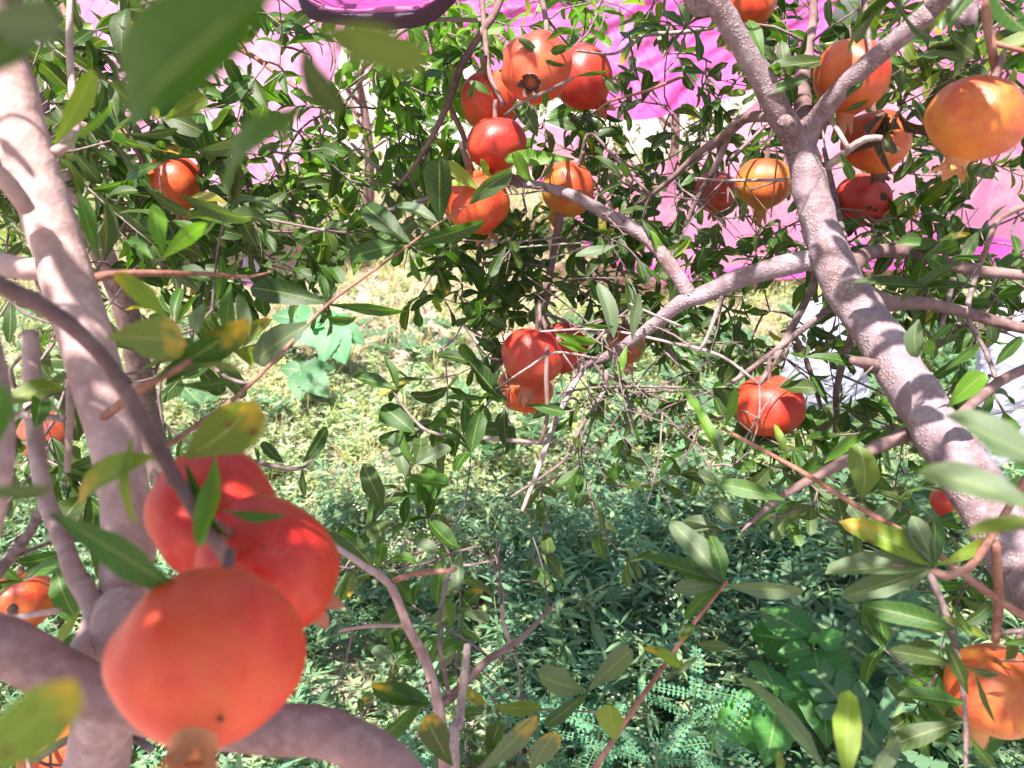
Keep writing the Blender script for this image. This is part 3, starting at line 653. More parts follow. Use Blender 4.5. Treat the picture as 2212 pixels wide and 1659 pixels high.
# Fx, Fy, size on view, real diameter, colour, axis towards the calyx, calyx kind, z-stretch, tree, label
FR = [
 (454, 1417, 386, .0834, (.72, .082, .026), (-.26, -.80, -.54), 0, 1.0, TB, 'large coral pomegranate nearest the lens, its pale crown end pointing down'),
 (580, 1222, 288, .084, (.58, .060, .020), (.25, .15, -.95), 1, 1.25, TB, 'red pomegranate half hidden just behind the largest near fruit'),
 (462, 1105, 272, .084, (.58, .075, .026), (.0, .5, -.85), 1, 1.0, TB, 'coral pomegranate touching the pink limb, rearmost of the three near fruits'),
 (378, 395, 122, .080, ORG, (0, .2, -1), 1, 1.05, TC, 'orange pomegranate peeping between dark leaves above the bright green leaf pair'),
 (50, 1295, 132, .077, ORG, (.3, -.7, -.6), 3, 1.0, TB, 'orange pomegranate with a blackened patch behind knobbly grey twigs'),
 (128, 1622, 150, .085, ORG, (.1, .2, -1), 1, 1.0, TB, 'orange pomegranate under the brown bough beside the spotted yellow leaf'),
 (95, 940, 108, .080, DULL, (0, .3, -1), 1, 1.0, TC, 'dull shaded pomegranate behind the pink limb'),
 (1160, 146, 150, .090, CORAL, (-.18, -.93, -.32), 3, 1.0, TC, 'coral pomegranate showing its dark open crown to the viewer'),
 (1257, 166, 140, .094, RED, (.62, .1, -.78), 1, 1.08, TC, 'red pomegranate tucked behind the one with the open dark crown'),
 (1057, 217, 128, .087, ORG, (.1, .4, -.9), 1, 1.05, TC, 'bright orange pomegranate under the twig, beside the open-crowned fruit'),
 (1073, 310, 131, .085, RED, (.05, -.25, -.97), 2, .93, TC, 'red pomegranate dappled with sun patches, lowest of the upper cluster'),
 (1030, 437, 140, .090, ORG, (.2, .3, -.95), 1, 1.0, TA, 'orange pomegranate crossed by the bough and a pointed dark leaf'),
 (1227, 408, 116, .084, YEL, (-.35, .2, -.92), 1, 1.1, TA, 'yellow-orange pomegranate behind the grey bough near the magenta cloth'),
 (1545, 414, 92, .078, RED, (.1, .2, -1), 0, 1.0, TA, 'small red pomegranate beside the yellowish one with hanging crown'),
 (1650, 394, 117, .083, YEL, (-.02, -.1, -1), 2, 1.0, TA, 'yellowish pomegranate with a long crown hanging straight down'),
 (1840, 162, 157, .090, (.50, .115, .024), (-.05, -.15, -1), 2, 1.05, TA, 'orange pomegranate behind the thin right-hand fork of the limb'),
 (1892, 303, 142, .087, ORG, (.2, -.2, -.95), 3, 1.0, TA, 'cracked orange pomegranate with shrivelled brown leaves on its top'),
 (1862, 433, 124, .084, RED, (-.4, -.35, -.85), 3, .95, TA, 'red pomegranate with black scars to the right of the limb'),
 (2108, 256, 200, .090, (.52, .165, .028), (-.35, -.25, -.9), 1, .93, TA, 'big yellow-orange pomegranate hanging alone from a reddish twig'),
 (1615, 2, 122, .085, ORG, (0, .2, -1), 1, 1.0, TA, 'orange pomegranate cut by the frame behind the upper limb'),
 (1150, 770, 134, .086, RED, (-.15, -.3, -.95), 2, 1.03, TA, 'glossy red pomegranate over the open weeds with a pale crown below'),
 (1136, 838, 116, .082, (.54, .17, .03), (.1, .5, -.85), 1, 1.0, TA, 'orange pomegranate partly hidden under the glossy red one'),
 (1210, 752, 112, .082, RED, (.3, .5, -.8), 1, 1.0, TA, 'dark red pomegranate squeezed behind the glossy red one'),
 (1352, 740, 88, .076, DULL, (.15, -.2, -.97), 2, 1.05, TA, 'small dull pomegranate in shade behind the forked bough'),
 (1660, 876, 149, .090, (.47, .078, .024), (.12, -.05, -1), 1, .95, TA, 'red pomegranate with a black scratch beside the pale plastic sack'),
 (2052, 1082, 80, .076, RED, (0, -.2, -1), 1, 1.0, TA, 'small red pomegranate half hidden behind the lower limb'),
 (2152, 1490, 200, .088, YEL, (-.15, -.1, -.98), 2, 1.0, TA, 'yellow-orange pomegranate striped with sunlight near the ground'),
]
FOBJ = []
for i, (fx, fy, dia, size, colr, ax, ck, st, tree, lab) in enumerate(FR):
    d = size * FPX / dia
    if i == 8: d += .05
    c = P(fx, fy, d); s = size / 0.09
    e = empty('pomegranate', c); tag(e, lab, 'pomegranate', 'pomegranates on the branches')
    z = -Vector(ax).normalized()
    tw_at = {0: P(496, 1195, .405), 1: P(415, 1095, .424), 2: P(375, 1030, .42)}.get(i)
    if tw_at: z = (tw_at - c).normalized()
    q = z.to_track_quat('Z', 'Y') @ Quaternion((0, 0, 1), random.uniform(0, 6.28))
    e.rotation_euler = q.to_euler()
    o = link('rind', RINDS[i % 7], e); o.scale = (s, s, s * st); o.color = (*colr, 1)
    o = link('calyx', CALD if ck == 3 else CALS[ck], e); o.scale = (s * .9, s * .9, s * (st + 1) / 2 * .82); o.location = (0, 0, -.042 * s * (st - 1) * .5 - .0060 * s); o.color = (*colr, 1)
    if i == 0: o.color = (.62, .20, .06, 1)
    if ck == 3:
        V = []; T = []
        for q_ in range(26):
            an = q_ * 2.4; rr = .20 * math.sqrt((q_ + .5) / 26); b0 = len(V); hh = random.uniform(.10, .2); x, y = rr * math.cos(an), rr * math.sin(an); lx, ly = random.uniform(-.06, .06), random.uniform(-.06, .06)
            V += [(x - .012, y, -.16), (x + .012, y, -.16), (x, y + .014, -.16), (x + lx, y + ly, -.18 - hh)]; T += [(b0, b0 + 1, b0 + 3), (b0 + 1, b0 + 2, b0 + 3), (b0 + 2, b0, b0 + 3)]
        link('stamens', mesh_np('stamens', np.array(V) * .045 - np.array((0, 0, .93 * .045)), np.array(T), mat=M['calyx']), o).color = (.35, .18, .08, 1)
    top = .93 * .045 * s * st * .93
    sl = .024 if not tw_at else max(.008, (tw_at - c).length - top)
    path = catmull([(Vector((0, 0, top - .004)), .0042), (Vector((0, 0, top + .4 * sl)), .0034), (Vector((.002, 0, top + sl)), .0030)], .004)
    V, F, T = tube_arrays(path, 8, .15, i)
    link('stalk', mesh_np('stalk', V, [F, T], mat=TR_ if i % 2 else BR), e)
    tip = c + q @ Vector((.002, 0, top + .022))
    nodes = np.array([tuple(v) for v, r in tree.nodes]); dd = np.linalg.norm(nodes - np.array(tuple(tip)), axis=1); j = int(np.argmin(dd))
    if not tw_at and .012 < dd[j] < .6:
        qn = tree.nodes[j][0]
        kd = (q @ Vector((0, 0, 1))) * min(.03, dd[j] * .35); tree.twig(catmull([(qn, .0026), (qn.lerp(tip + kd, .5), .0025), (tip + kd, .0026), (tip - kd * .1, .0028)], .006), 7)
    FRUITS.append((fx, fy, d, dia / 2 * max(1, st)))
    FOBJ.append((e, s, q, c))
def scar(idx, dirs, r=0.006):
    e, s, q, c = FOBJ[idx]
    V = []; F = []
    for k, (px, py, rr) in enumerate(dirs):
        x, y = px, py
        v = (-FV + RX * x + UV_ * y).normalized(); loc = q.inverted() @ v
        a = loc.orthogonal().normalized(); b = loc.cross(a); base = len(V); n = 9
        cc = loc * .0452 * s; V.append(tuple(cc + loc * .0006))
        for i in range(n):
            rad = rr * random.uniform(.6, 1.2); p = 2 * math.pi * i / n
            w_ = (cc + a * rad * math.cos(p) + b * rad * math.sin(p)); V.append(tuple(w_.normalized() * .0448 * s))
        F += [(base, base + 1 + i, base + 1 + (i + 1) % n) for i in range(n)]
    link('scar', mesh_np('scar', np.array(V), np.array(F), mat=M['rot']), e)
scar(24, [(-.05 + .07 * k, -.42 - .06 * k + .02 * (k % 2), .0025) for k in range(5)])
scar(17, [(-.35, -.35, .006), (-.15, -.5, .004), (.35, -.1, .008), (.1, -.62, .003)])
scar(4, [(.25, -.05, .009), (.35, -.25, .006)])
scar(0, [(.52, -.42, .0016)])
scar(8, [(-.1, .0, .0016), (.3, -.2, .001)])

# shrivelled brown leaves on the cracked fruit
def dry_cluster():
    e = empty('dry_leaf_cluster', P(1925, 255, .93)); tag(e, 'shrivelled dark brown leaves hanging over the cracked fruit', 'dry leaves')
    for k in range(7):
        V, F, L = leaf_template(300 + k, 6, 2, wide=.28, bend=random.uniform(.3, .9), fold=1.4, ripple=.09, twist=random.uniform(-2.5, 2.5))
        me = mesh_np('dry_leaf', V, F, np.tile(np.array([.075, .040, .028, 0]), (len(V), 1)), L, mat=M['leaf'])
        o = link('dry_leaf', me, e)
        ax = Vector((random.uniform(-.6, .6), random.uniform(-.4, .3), random.uniform(-1.2, -.3)))
        o.matrix_local = leaf_matrix(Vector((random.uniform(-.01, .012), 0, random.uniform(-.005, .01))), ax, rnd_unit(), random.uniform(.035, .06))
dry_cluster()
# ================================================================== foliage
OPEN += [(560, 700, 1040, 800), (730, 560, 900, 640), (570, 880, 740, 1130), (960, 985, 1120, 1160)]
H = hero
# blurred leaves close to the lens
H(TB, (600, -30, .135), (165, 262, .145), 1.05, 2, roll=.35, var=1)
H(TB, (665, 232, .21), (385, 360, .22), .75, 2, roll=.6, var=4)
H(TB, (690, 62, .15), (868, 140, .145), 1.3, 5, roll=.2)
H(TB, (655, 95, .21), (700, 275, .22), .9, 4, roll=.4)
H(TB, (-60, 40, .15), (150, 70, .16), 1.6, 7, roll=.3)
H(TB, (-40, 170, .16), (60, 60, .16), 1.4, 1, roll=.4)
H(TB, (640, 240, .26), (560, 330, .27), .8, 2, roll=.5)
H(TB, (-110, 1690, .175), (165, 1468, .18), 1.5, 6, sick=1, roll=.2, var=2)
H(TB, (-30, 1000, .28), (35, 820, .29), 1.1, 2, roll=.4)
H(TB, (-40, 1060, .24), (118, 1085, .25), 1.3, 9, roll=.5)
H(TA, (2270, 1005, .33), (2052, 888, .34), .95, 7, roll=.5); H(TA, (2290, 1060, .33), (2085, 930, .34), .8, 3, roll=.9)
H(TA, (2280, 1120, .31), (2010, 968, .33), .8, 7, roll=.8); H(TA, (2290, 1130, .30), (2090, 1115, .31), .6, 5, roll=.8)
# around the pink limb
H(TB, (118, 312, .47), (200, 148, .46), 1.1, 6, roll=.3); H(TB, (130, 312, .49), (262, 262, .49), .6, 3, roll=.7)
H(TB, (212, 562, .55), (190, 402, .54), 1.0, 2, roll=.3); H(TB, (225, 560, .56), (245, 430, .55), 1.0, 4, roll=.5)
H(TB, (352, 545, .58), (345, 438, .57), 1.7, 3, roll=.3, sick=0); H(TB, (348, 560, .57), (442, 452, .56), 1.05, 3, roll=.4)
H(TB, (330, 560, .58), (265, 490, .58), 1.0, 2, roll=.5); H(TB, (390, 420, .62), (528, 495, .63), 1.0, 9, roll=.4)
H(TB, (355, 350, .62), (235, 375, .62), 1.1, 1, roll=.4); H(TB, (310, 402, .66), (390, 470, .66), 1.0, 9, roll=.4)
H(TB, (355, 258, .66), (440, 200, .67), 1.15, 5, roll=.5); H(TB, (280, 290, .66), (385, 300, .67), 1.0, 4, roll=.5)
H(TB, (425, 325, .68), (535, 325, .69), 1.1, 9, roll=.5); H(TB, (255, 270, .66), (335, 230, .66), .9, 7, roll=.6)
H(TB, (362, 690, .46), (255, 582, .44), 1.05, 6, roll=.35, sick=1); H(TB, (235, 728, .40), (430, 722, .39), 1.1, 5, roll=.4, sick=1)
H(TB, (338, 815, .435), (537, 688, .42), 1.0, 1, roll=.35, sick=1); H(TB, (405, 790, .43), (560, 768, .43), .6, 5, roll=.7)
H(TB, (402, 988, .42), (552, 868, .40), 1.75, 5, roll=.3, sick=1, var=2); H(TB, (335, 985, .40), (112, 1052, .39), .95, 6, roll=.5, sick=1)
H(TB, (288, 945, .40), (236, 1132, .385), .5, 6, roll=.7); H(TB, (112, 1108, .345), (346, 1296, .33), .72, 2, roll=.4)
H(TB, (468, 978, .425), (452, 1185, .42), .5, 3, roll=.5); H(TB, (405, 1005, .43), (462, 1172, .42), .6, 1, roll=.6); H(TB, (470, 1098, .40), (612, 1130, .40), .4, 2, roll=.7)
H(TB, (440, 655, .60), (410, 720, .60), 1.6, 7, roll=.4); H(TB, (500, 610, .60), (450, 720, .60), .9, 2, roll=.5)
H(TB, (540, 740, .58), (505, 645, .59), .8, 7, roll=.6); H(TB, (380, 830, .56), (490, 845, .56), 1.0, 1, roll=.5)
H(TB, (665, 700, .74), (532, 768, .72), 1.25, 7, roll=.2)
H(TB, (170, 1250, .56), (150, 1215, .57), 1.0, 2); H(TB, (178, 1310, .56), (100, 1400, .55), .9, 6, roll=.4); H(TB, (205, 1400, .58), (235, 1520, .58), .8, 1, roll=.4)
H(TB, (198, 1230, .56), (160, 1270, .55), 1.3, 2, roll=.3)
# spray over the weeds
N = (707, 656, .76)
H(TB, N, (533, 603, .74), 1.05, 0, roll=.3); H(TB, N, (698, 594, .75), 1.25, 1, roll=.2); H(TB, N, (882, 697, .77), .62, 1, roll=.5); H(TB, N, (722, 618, .77), .6, 7, roll=.6)
H(TB, (665, 695, .75), (545, 735, .74), .7, 2, roll=.6); H(TB, (690, 672, .75), (770, 716, .77), .5, 2, roll=.7)
N = (887, 527, .80)
H(TB, N, (789, 400, .79), .95, 0, roll=.3); H(TB, N, (738, 512, .79), .85, 1, roll=.5); H(TB, N, (1047, 477, .80), .95, 1, roll=.4)
N = (950, 480, .82)
H(TB, N, (944, 337, .80), 1.35, 0, roll=.2); H(TB, N, (854, 427, .81), .85, 7, roll=.3); H(TB, (1010, 443, .83), (1098, 364, .84), .85, 9, roll=.4)
H(TB, (885, 545, .82), (905, 615, .83), .8, 2, roll=.6)
N = (858, 842, .96)
H(TA, N, (757, 797, .95), 1.15, 1, roll=.3); H(TA, N, (845, 772, .95), 1.0, 1, roll=.4)
N = (920, 928, .98)
H(TA, (895, 935, .97), (832, 868, .96), 1.6, 1, roll=.2); H(TA, N, (815, 880, .98), 1.0, 0, roll=.5); H(TA, N, (985, 880, .98), 1.1, 2, roll=.4); H(TA, N, (965, 912, .98), 1.2, 2, roll=.5)
H(TA, (905, 938, .98), (845, 985, .97), 1.5, 0, roll=.3); H(TA, (900, 930, .99), (818, 960, .98), 1.0, 0, roll=.4); H(TA, (1000, 938, .98), (1012, 862, .97), 1.15, 1, roll=.3); H(TA, (1000, 938, .99), (1045, 868, .98), .8, 0, roll=.5)
H(TB, (613, 1000, .74), (578, 952, .73), 1.2, 0, roll=.3); H(TB, (652, 1000, .75), (718, 940, .75), .9, 0, roll=.4); H(TB, (655, 1010, .75), (652, 1075, .75), .9, 0, roll=.5); H(TB, (560, 1000, .73), (550, 965, .73), 1.3, 1, roll=.4)
# about the red fruit in the middle
for b, t, w_, p in [((1090, 870), (1010, 770), .9, 0), ((1040, 800), (985, 742), .9, 1), ((1060, 760), (1040, 728), 1.0, 0), ((1060, 800), (950, 750), .8, 0), ((1050, 860), (972, 850), .9, 1), ((1090, 880), (1085, 960), 1.0, 0),
                    ((1205, 738), (1275, 760), .7, 3), ((1200, 720), (1280, 745), .8, 3), ((1130, 872), (1230, 885), .5, 1), ((1245, 700), (1320, 712), .6, 2), ((1325, 730), (1310, 610), 1.1, 7), ((1365, 735), (1390, 640), 1.0, 7), ((1355, 745), (1330, 790), 1.0, 3),
                    ((1240, 345), (1095, 328), 1.0, 3), ((1150, 395), (1098, 330), 1.0, 3), ((1060, 385), (1030, 345), 1.1, 6), ((1035, 410), (965, 345), 1.0, 6), ((1020, 400), (962, 388), .9, 6), ((1165, 390), (1205, 345), .9, 2),
                    ((1345, 385), (1300, 330), 1.1, 0), ((1355, 385), (1350, 360), 1.3, 3), ((1350, 395), (1300, 405), .8, 0), ((1385, 470), (1440, 530), .9, 0), ((1450, 560), (1490, 520), .8, 6), ((1430, 555), (1410, 500), .9, 3), ((1330, 530), (1250, 540), 1.0, 7), ((1430, 560), (1460, 595), .9, 3)]:
    dd = 1.0 if b[1] > 600 else 1.02
    H(TA, (*b, dd), (*t, dd - .02), w_, p, roll=random.uniform(.2, .6))
# on and beside the upper cluster
for b, t, w_, p in [((1170, 120), (1130, 80), 1.3, 1), ((1180, 88), (1215, 70), 1.2, 1), ((1240, 100), (1180, 118), .7, 1), ((1172, 130), (1204, 142), .9, 0), ((1060, 205), (1032, 175), 1.4, 2), ((1010, 215), (1025, 185), 1.0, 0),
                    ((1160, 295), (1130, 210), 1.3, 4), ((1180, 235), (1172, 190), .9, 2), ((1145, 215), (1125, 240), .7, 2), ((1240, 165), (1310, 160), .5, 1), ((1300, 160), (1345, 208), .7, 0)]:
    H(TC, (*b, .96), (*t, .94), w_, p, roll=random.uniform(.2, .5))
# on the thick limb and to its right
for b, t, w_, p, d in [((1650, 130), (1630, 25), 1.15, 2, .86), ((1745, 170), (1660, 195), .9, 1, .92), ((1800, 130), (1665, 140), .7, 4, .95), ((1865, 175), (1835, 200), .9, 0, .86), ((1825, 240), (1880, 215), .8, 0, .86),
                       ((1815, 330), (1850, 390), .8, 2, .9), ((1910, 300), (1925, 330), 1.0, 9, .9), ((1985, 690), (1968, 760), 1.6, 7, .78), ((2015, 770), (1995, 730), 1.3, 3, .78), ((2040, 800), (2140, 745), .95, 2, .78), ((2045, 880), (2120, 800), 1.3, 3, .76),
                       ((2055, 860), (2100, 835), 1.0, 2, .76), ((2010, 740), (2065, 700), 1.2, 2, .8), ((2150, 790), (2205, 725), .8, 1, .8), ((2080, 560), (1960, 620), .7, 9, .85), ((2000, 620), (1860, 600), .6, 0, .85), ((2110, 620), (2000, 605), .6, 0, .85), ((1990, 560), (2050, 520), .8, 9, .85),
                       ((2120, 130), (2065, 75), 1.3, 4, .78), ((2110, 85), (2075, 40), 1.2, 1, .78), ((2120, 250), (2215, 200), .9, 9, .72), ((2165, 190), (2215, 150), 1.0, 6, .74)]:
    H(TA, (*b, d), (*t, d - .01), w_, p, roll=random.uniform(.15, .5))
# sprays of the reddish twigs at lower right
N = (1562, 1262, .68)
for t, w_, p in [((1738, 1276), .95, 7), ((1492, 1132), .9, 7), ((1545, 1172), 1.1, 1), ((1400, 1192), .7, 1), ((1465, 1262), 1.0, 7), ((1475, 1310), .7, 2), ((1490, 1230), .8, 9)]: H(TA, N, (*t, .67), w_, p, roll=random.uniform(.15, .4))
for b, t, w_, p in [((1495, 1345), (1475, 1380), 1.2, 9), ((1505, 1390), (1568, 1400), 1.2, 9), ((1480, 1440), (1400, 1400), .8, 6), ((1420, 1470), (1500, 1440), .6, 9), ((1330, 1600), (1305, 1500), 1.25, 6), ((1270, 1492), (1372, 1382), .8, 7), ((1262, 1490), (1143, 1458), 1.1, 7),
                    ((1270, 1500), (1180, 1560), .9, 9), ((1037, 1665), (1160, 1545), .95, 7), ((977, 1655), (897, 1536), 1.05, 4), ((1068, 1525), (1145, 1545), .9, 5), ((805, 1614), (898, 1536), .8, 2), ((930, 1520), (835, 1480), 1.1, 1), ((925, 1525), (800, 1480), .9, 1), ((1150, 1660), (1210, 1560), .9, 7)]:
    H(TA if b[0] > 1060 else TS, (*b, .66), (*t, .64), w_, p, roll=random.uniform(.15, .45), sick=random.random() < .3)
N = (2018, 1222, .66)
for t, w_, p in [((1868, 1125), 1.1, 6), ((1990, 1128), 1.2, 7), ((2158, 1180), .95, 6), ((1825, 1206), .8, 7), ((1860, 1238), .85, 7), ((1965, 1150), .8, 9), ((2035, 1130), .9, 1)]: H(TA, N, (*t, .645), w_, p, roll=random.uniform(.15, .45), sick=p == 6)
for b, t, w_, p in [((2060, 1360), (1925, 1300), .8, 1), ((2075, 1350), (2160, 1310), 1.2, 0), ((2050, 1300), (2100, 1365), .8, 2), ((2062, 1435), (1945, 1400), .8, 4), ((2085, 1440), (2178, 1475), .9, 0), ((2082, 1520), (1965, 1495), .9, 1), ((2090, 1500), (2055, 1400), .8, 4), ((2080, 1560), (1935, 1590), 1.2, 4), ((2105, 1450), (2150, 1560), .6, 9), ((2170, 1390), (2225, 1380), 1.3, 2), ((2095, 1590), (2150, 1680), 1.2, 1), ((2130, 1380), (2070, 1340), .9, 5)]:
    H(TA, (*b, .64), (*t, .63), w_, p, roll=random.uniform(.15, .45))
H(TA, (1792, 1700, .50), (1742, 1475, .49), .42, 7, roll=1.0, var=5); H(TA, (1830, 1690, .50), (1870, 1518, .50), .95, 6, roll=.35); H(TA, (1870, 1690, .50), (1962, 1598, .50), 1.1, 7, roll=.3); H(TA, (1690, 1680, .5), (1680, 1630, .5), 1.0, 5)
H(TA, (1695, 1080, .80), (1575, 1040, .79), 1.2, 2, roll=.2); H(TA, (1560, 985, .8), (1545, 920, .8), 1.1, 7, roll=.3); H(TA, (1560, 1000, .8), (1500, 830, .8), .6, 3, roll=.4); H(TA, (1565, 920, .82), (1595, 845, .80), .9, 3, roll=.4)
H(TA, (1860, 1075, .72), (1870, 970, .71), 1.5, 5, roll=.3); H(TA, (1705, 990, .78), (1680, 915, .78), .9, 6, roll=.3); H(TA, (1780, 1000, .80), (1870, 940, .80), 1.0, 3, roll=.3)

# generated sprays through the rest of the crowns
def tangle(tree, box, n, r=(.0009, .0018), ln=(.06, .16)):
    for _ in range(n):
        p = P(random.uniform(box[0], box[2]), random.uniform(box[1], box[3]), random.uniform(box[4], box[5]))
        nodes = np.array([tuple(v) for v, rr in tree.nodes]); d = np.linalg.norm(nodes - np.array(tuple(p)), axis=1); q = tree.nodes[int(np.argmin(d))][0]
        dv = ((p - q) + rnd_unit() * .06 + Vector((0, 0, -.02))).normalized(); L = random.uniform(*ln); rr = random.uniform(*r)
        e = q + dv * L; m = q + dv * L * .5 + rnd_unit() * L * .06
        tree.twig(catmull([(q, rr), (m, rr * .8), (e, rr * .4)], .02), 5)
        for k in range(random.randint(1, 3)):                  # thorny side spurs
            b = q.lerp(e, random.uniform(.3, .9)); sp = (rnd_unit() + dv * .6).normalized() * random.uniform(.008, .04)
            tree.twig(catmull([(b, rr * .6), (b + sp, rr * .25)], .02), 4)
        tree.nodes += [(m, rr * .8), (e, rr * .4)]
tangle(TA, (1180, 690, 1480, 960, .98, 1.14), 40)
tangle(TA, (1480, 790, 1780, 1000, .95, 1.1), 14)
tangle(TS, (800, 1230, 1230, 1620, .74, .9), 16)
tangle(TA, (1440, 280, 1900, 560, .98, 1.2), 24)
tangle(TA, (1860, 560, 2230, 900, .85, 1.05), 16)
tangle(TA, (960, 380, 1400, 560, 1.0, 1.15), 12)
fill(TC, (0, 0, 330, 620, .95, 1.5), 40, .058, 'olive')
fill(TC, (300, -10, 700, 330, 1.05, 1.6), 26, .054, 'mid')
fill(TC, (280, 330, 740, 590, 1.0, 1.45), 46, .049, 'dark')
fill(TC, (690, -10, 1010, 200, 1.2, 1.8), 36, .047, 'fresh')
fill(TC, (680, 170, 1000, 470, 1.2, 1.7), 58, .047, 'fresh')
fill(TC, (980, -10, 1330, 120, 1.25, 1.7), 16, .050, 'fresh')
fill(TC, (800, 400, 1010, 520, 1.1, 1.4), 11, .050, 'mid')
fill(TA, (1140, 230, 1700, 360, 1.15, 1.6), 20, .046, 'dark')
fill(TA, (1330, 20, 1600, 240, 1.2, 1.6), 13, .048, 'olive')
fill(TA, (1300, 350, 1720, 560, 1.15, 1.6), 19, .046, 'dark')
fill(TC, (1060, 450, 1420, 640, 1.15, 1.45), 40, .043, 'dark')
fill(TC, (960, 600, 1200, 690, 1.1, 1.25), 6, .046, 'dark')
fill(TA, (1580, -10, 1800, 250, .98, 1.4), 17, .052, 'olive')
fill(TA, (1760, -10, 2230, 120, .9, 1.4), 20, .052, 'olive')
fill(TA, (1900, 100, 2230, 560, .95, 1.5), 20, .052, 'olive')
fill(TA, (1780, 460, 2010, 600, 1.0, 1.4), 13, .050, 'mid')
fill(TA, (1950, 540, 2230, 700, .9, 1.2), 13, .052, 'mid')
fill(TA, (1900, 690, 2230, 960, .9, 1.2), 8, .052, 'mid')
fill(TA, (1650, 640, 1860, 960, 1.05, 1.25), 9, .036, 'dark')
fill(TA, (1250, 680, 1480, 900, 1.05, 1.25), 6, .046, 'dark', nn=(1, 3))
fill(TA, (950, 700, 1095, 890, 1.04, 1.15), 7, .050, 'dark')
fill(TA, (1340, 840, 1640, 1010, 1.0, 1.25), 6, .044, 'mid')
fill(TA, (1420, 960, 1780, 1150, .85, 1.15), 5, .048, 'grey')
fill(TA, (1780, 980, 2060, 1150, .85, 1.1), 5, .046, 'mid')
fill(TS, (760, 1080, 1000, 1230, .78, 1.0), 6, .052, 'grey')
fill(TA, (1150, 960, 1420, 1100, 1.0, 1.15), 3, .044, 'dark')
fill(TS, (780, 1400, 1000, 1640, .8, .98), 4, .046, 'grey')
fill(TS, (1020, 1400, 1120, 1640, .72, .9), 2, .050, 'grey')
fill(TA, (2040, 1260, 2230, 1640, .72, .95), 4, .046, 'mid')
fill(TB, (330, 600, 560, 960, .62, .85), 7, .052, 'olive')
fill(TB, (0, 620, 130, 1000, .7, .95), 9, .052, 'dark')
fill(TB, (0, 1000, 230, 1320, .66, .9), 4, .050, 'mid', nn=(1, 3))
fill(TB, (20, 1480, 330, 1700, .62, .85), 4, .050, 'mid', nn=(1, 3))
# the crowns go on, unseen above the view; density and gaps shaped for shade
CW = dict(world=True, hide=False, maxgap=.8, nn=(4, 7), length=(.12, .24))
fill(TA, (.02, .85, 1.66, .95, 1.40, 2.3), 52, .055, 'mid', **CW)
fill(TA, (.60, .30, 1.66, 1.50, 1.20, 2.3), 46, .055, 'mid', **CW)
fill(TA, (-.05, .20, 1.62, .60, .85, 2.3), 48, .055, 'mid', hole=(.12, .42, .52, .78), **CW)  # gap left in the unseen leaves so that sun reaches the limb
fill(TB, (-1.1, -.4, 1.58, .20, .52, 2.3), 105, .055, 'mid', **CW)
fill(TB, (-.62, -.25, 1.58, -.12, .28, 2.2), 190, .060, 'mid', **CW)  # dense unseen leaves added to keep the sun off the near fruits
fill(TC, (-1.9, 1.3, 1.66, -1.2, 2.0, 2.3), 30, .055, 'mid', **CW)
fill(TA, (.31, .63, 1.60, .43, .75, 1.70), 8, .055, 'mid', **CW)  # unseen cluster added to shade the lone yellow-orange fruit
fill(TC, (-.36, .70, 1.64, -.08, 1.0, 1.84), 18, .055, 'mid', **{**CW, 'hide': True})  # unseen leaves added to put the swag in shade
fill(TC, (0, 40, 230, 420, .95, 1.4), 28, .056, 'dark')
fill(TB, (-.36, .02, 1.50, -.12, .24, 1.62), 26, .055, 'mid', **{**CW, 'length': (.05, .10), 'down': -.2})  # unseen leaves added on the sun's path to shade the nearest fruit
fill(TA, (1480, 570, 1690, 760, 1.12, 1.4), 9, .041, 'mid')
fill(TA, (1280, 640, 1500, 770, 1.1, 1.3), 6, .042, 'dark')
fill(TA, (1900, 100, 2230, 560, 1.1, 1.6), 14, .046, 'olive')
fill(TA, (1300, 330, 1720, 570, 1.2, 1.6), 9, .043, 'dark')
for t, hh in FAR:
    b = t.base
    fill(t, (b.x - 1.1, b.y - 1.0, .45, b.x + 1.1, b.y + 1.0, hh), 130, .062, 'mid', world=True, hide=False, nn=(5, 8), length=(.2, .4))

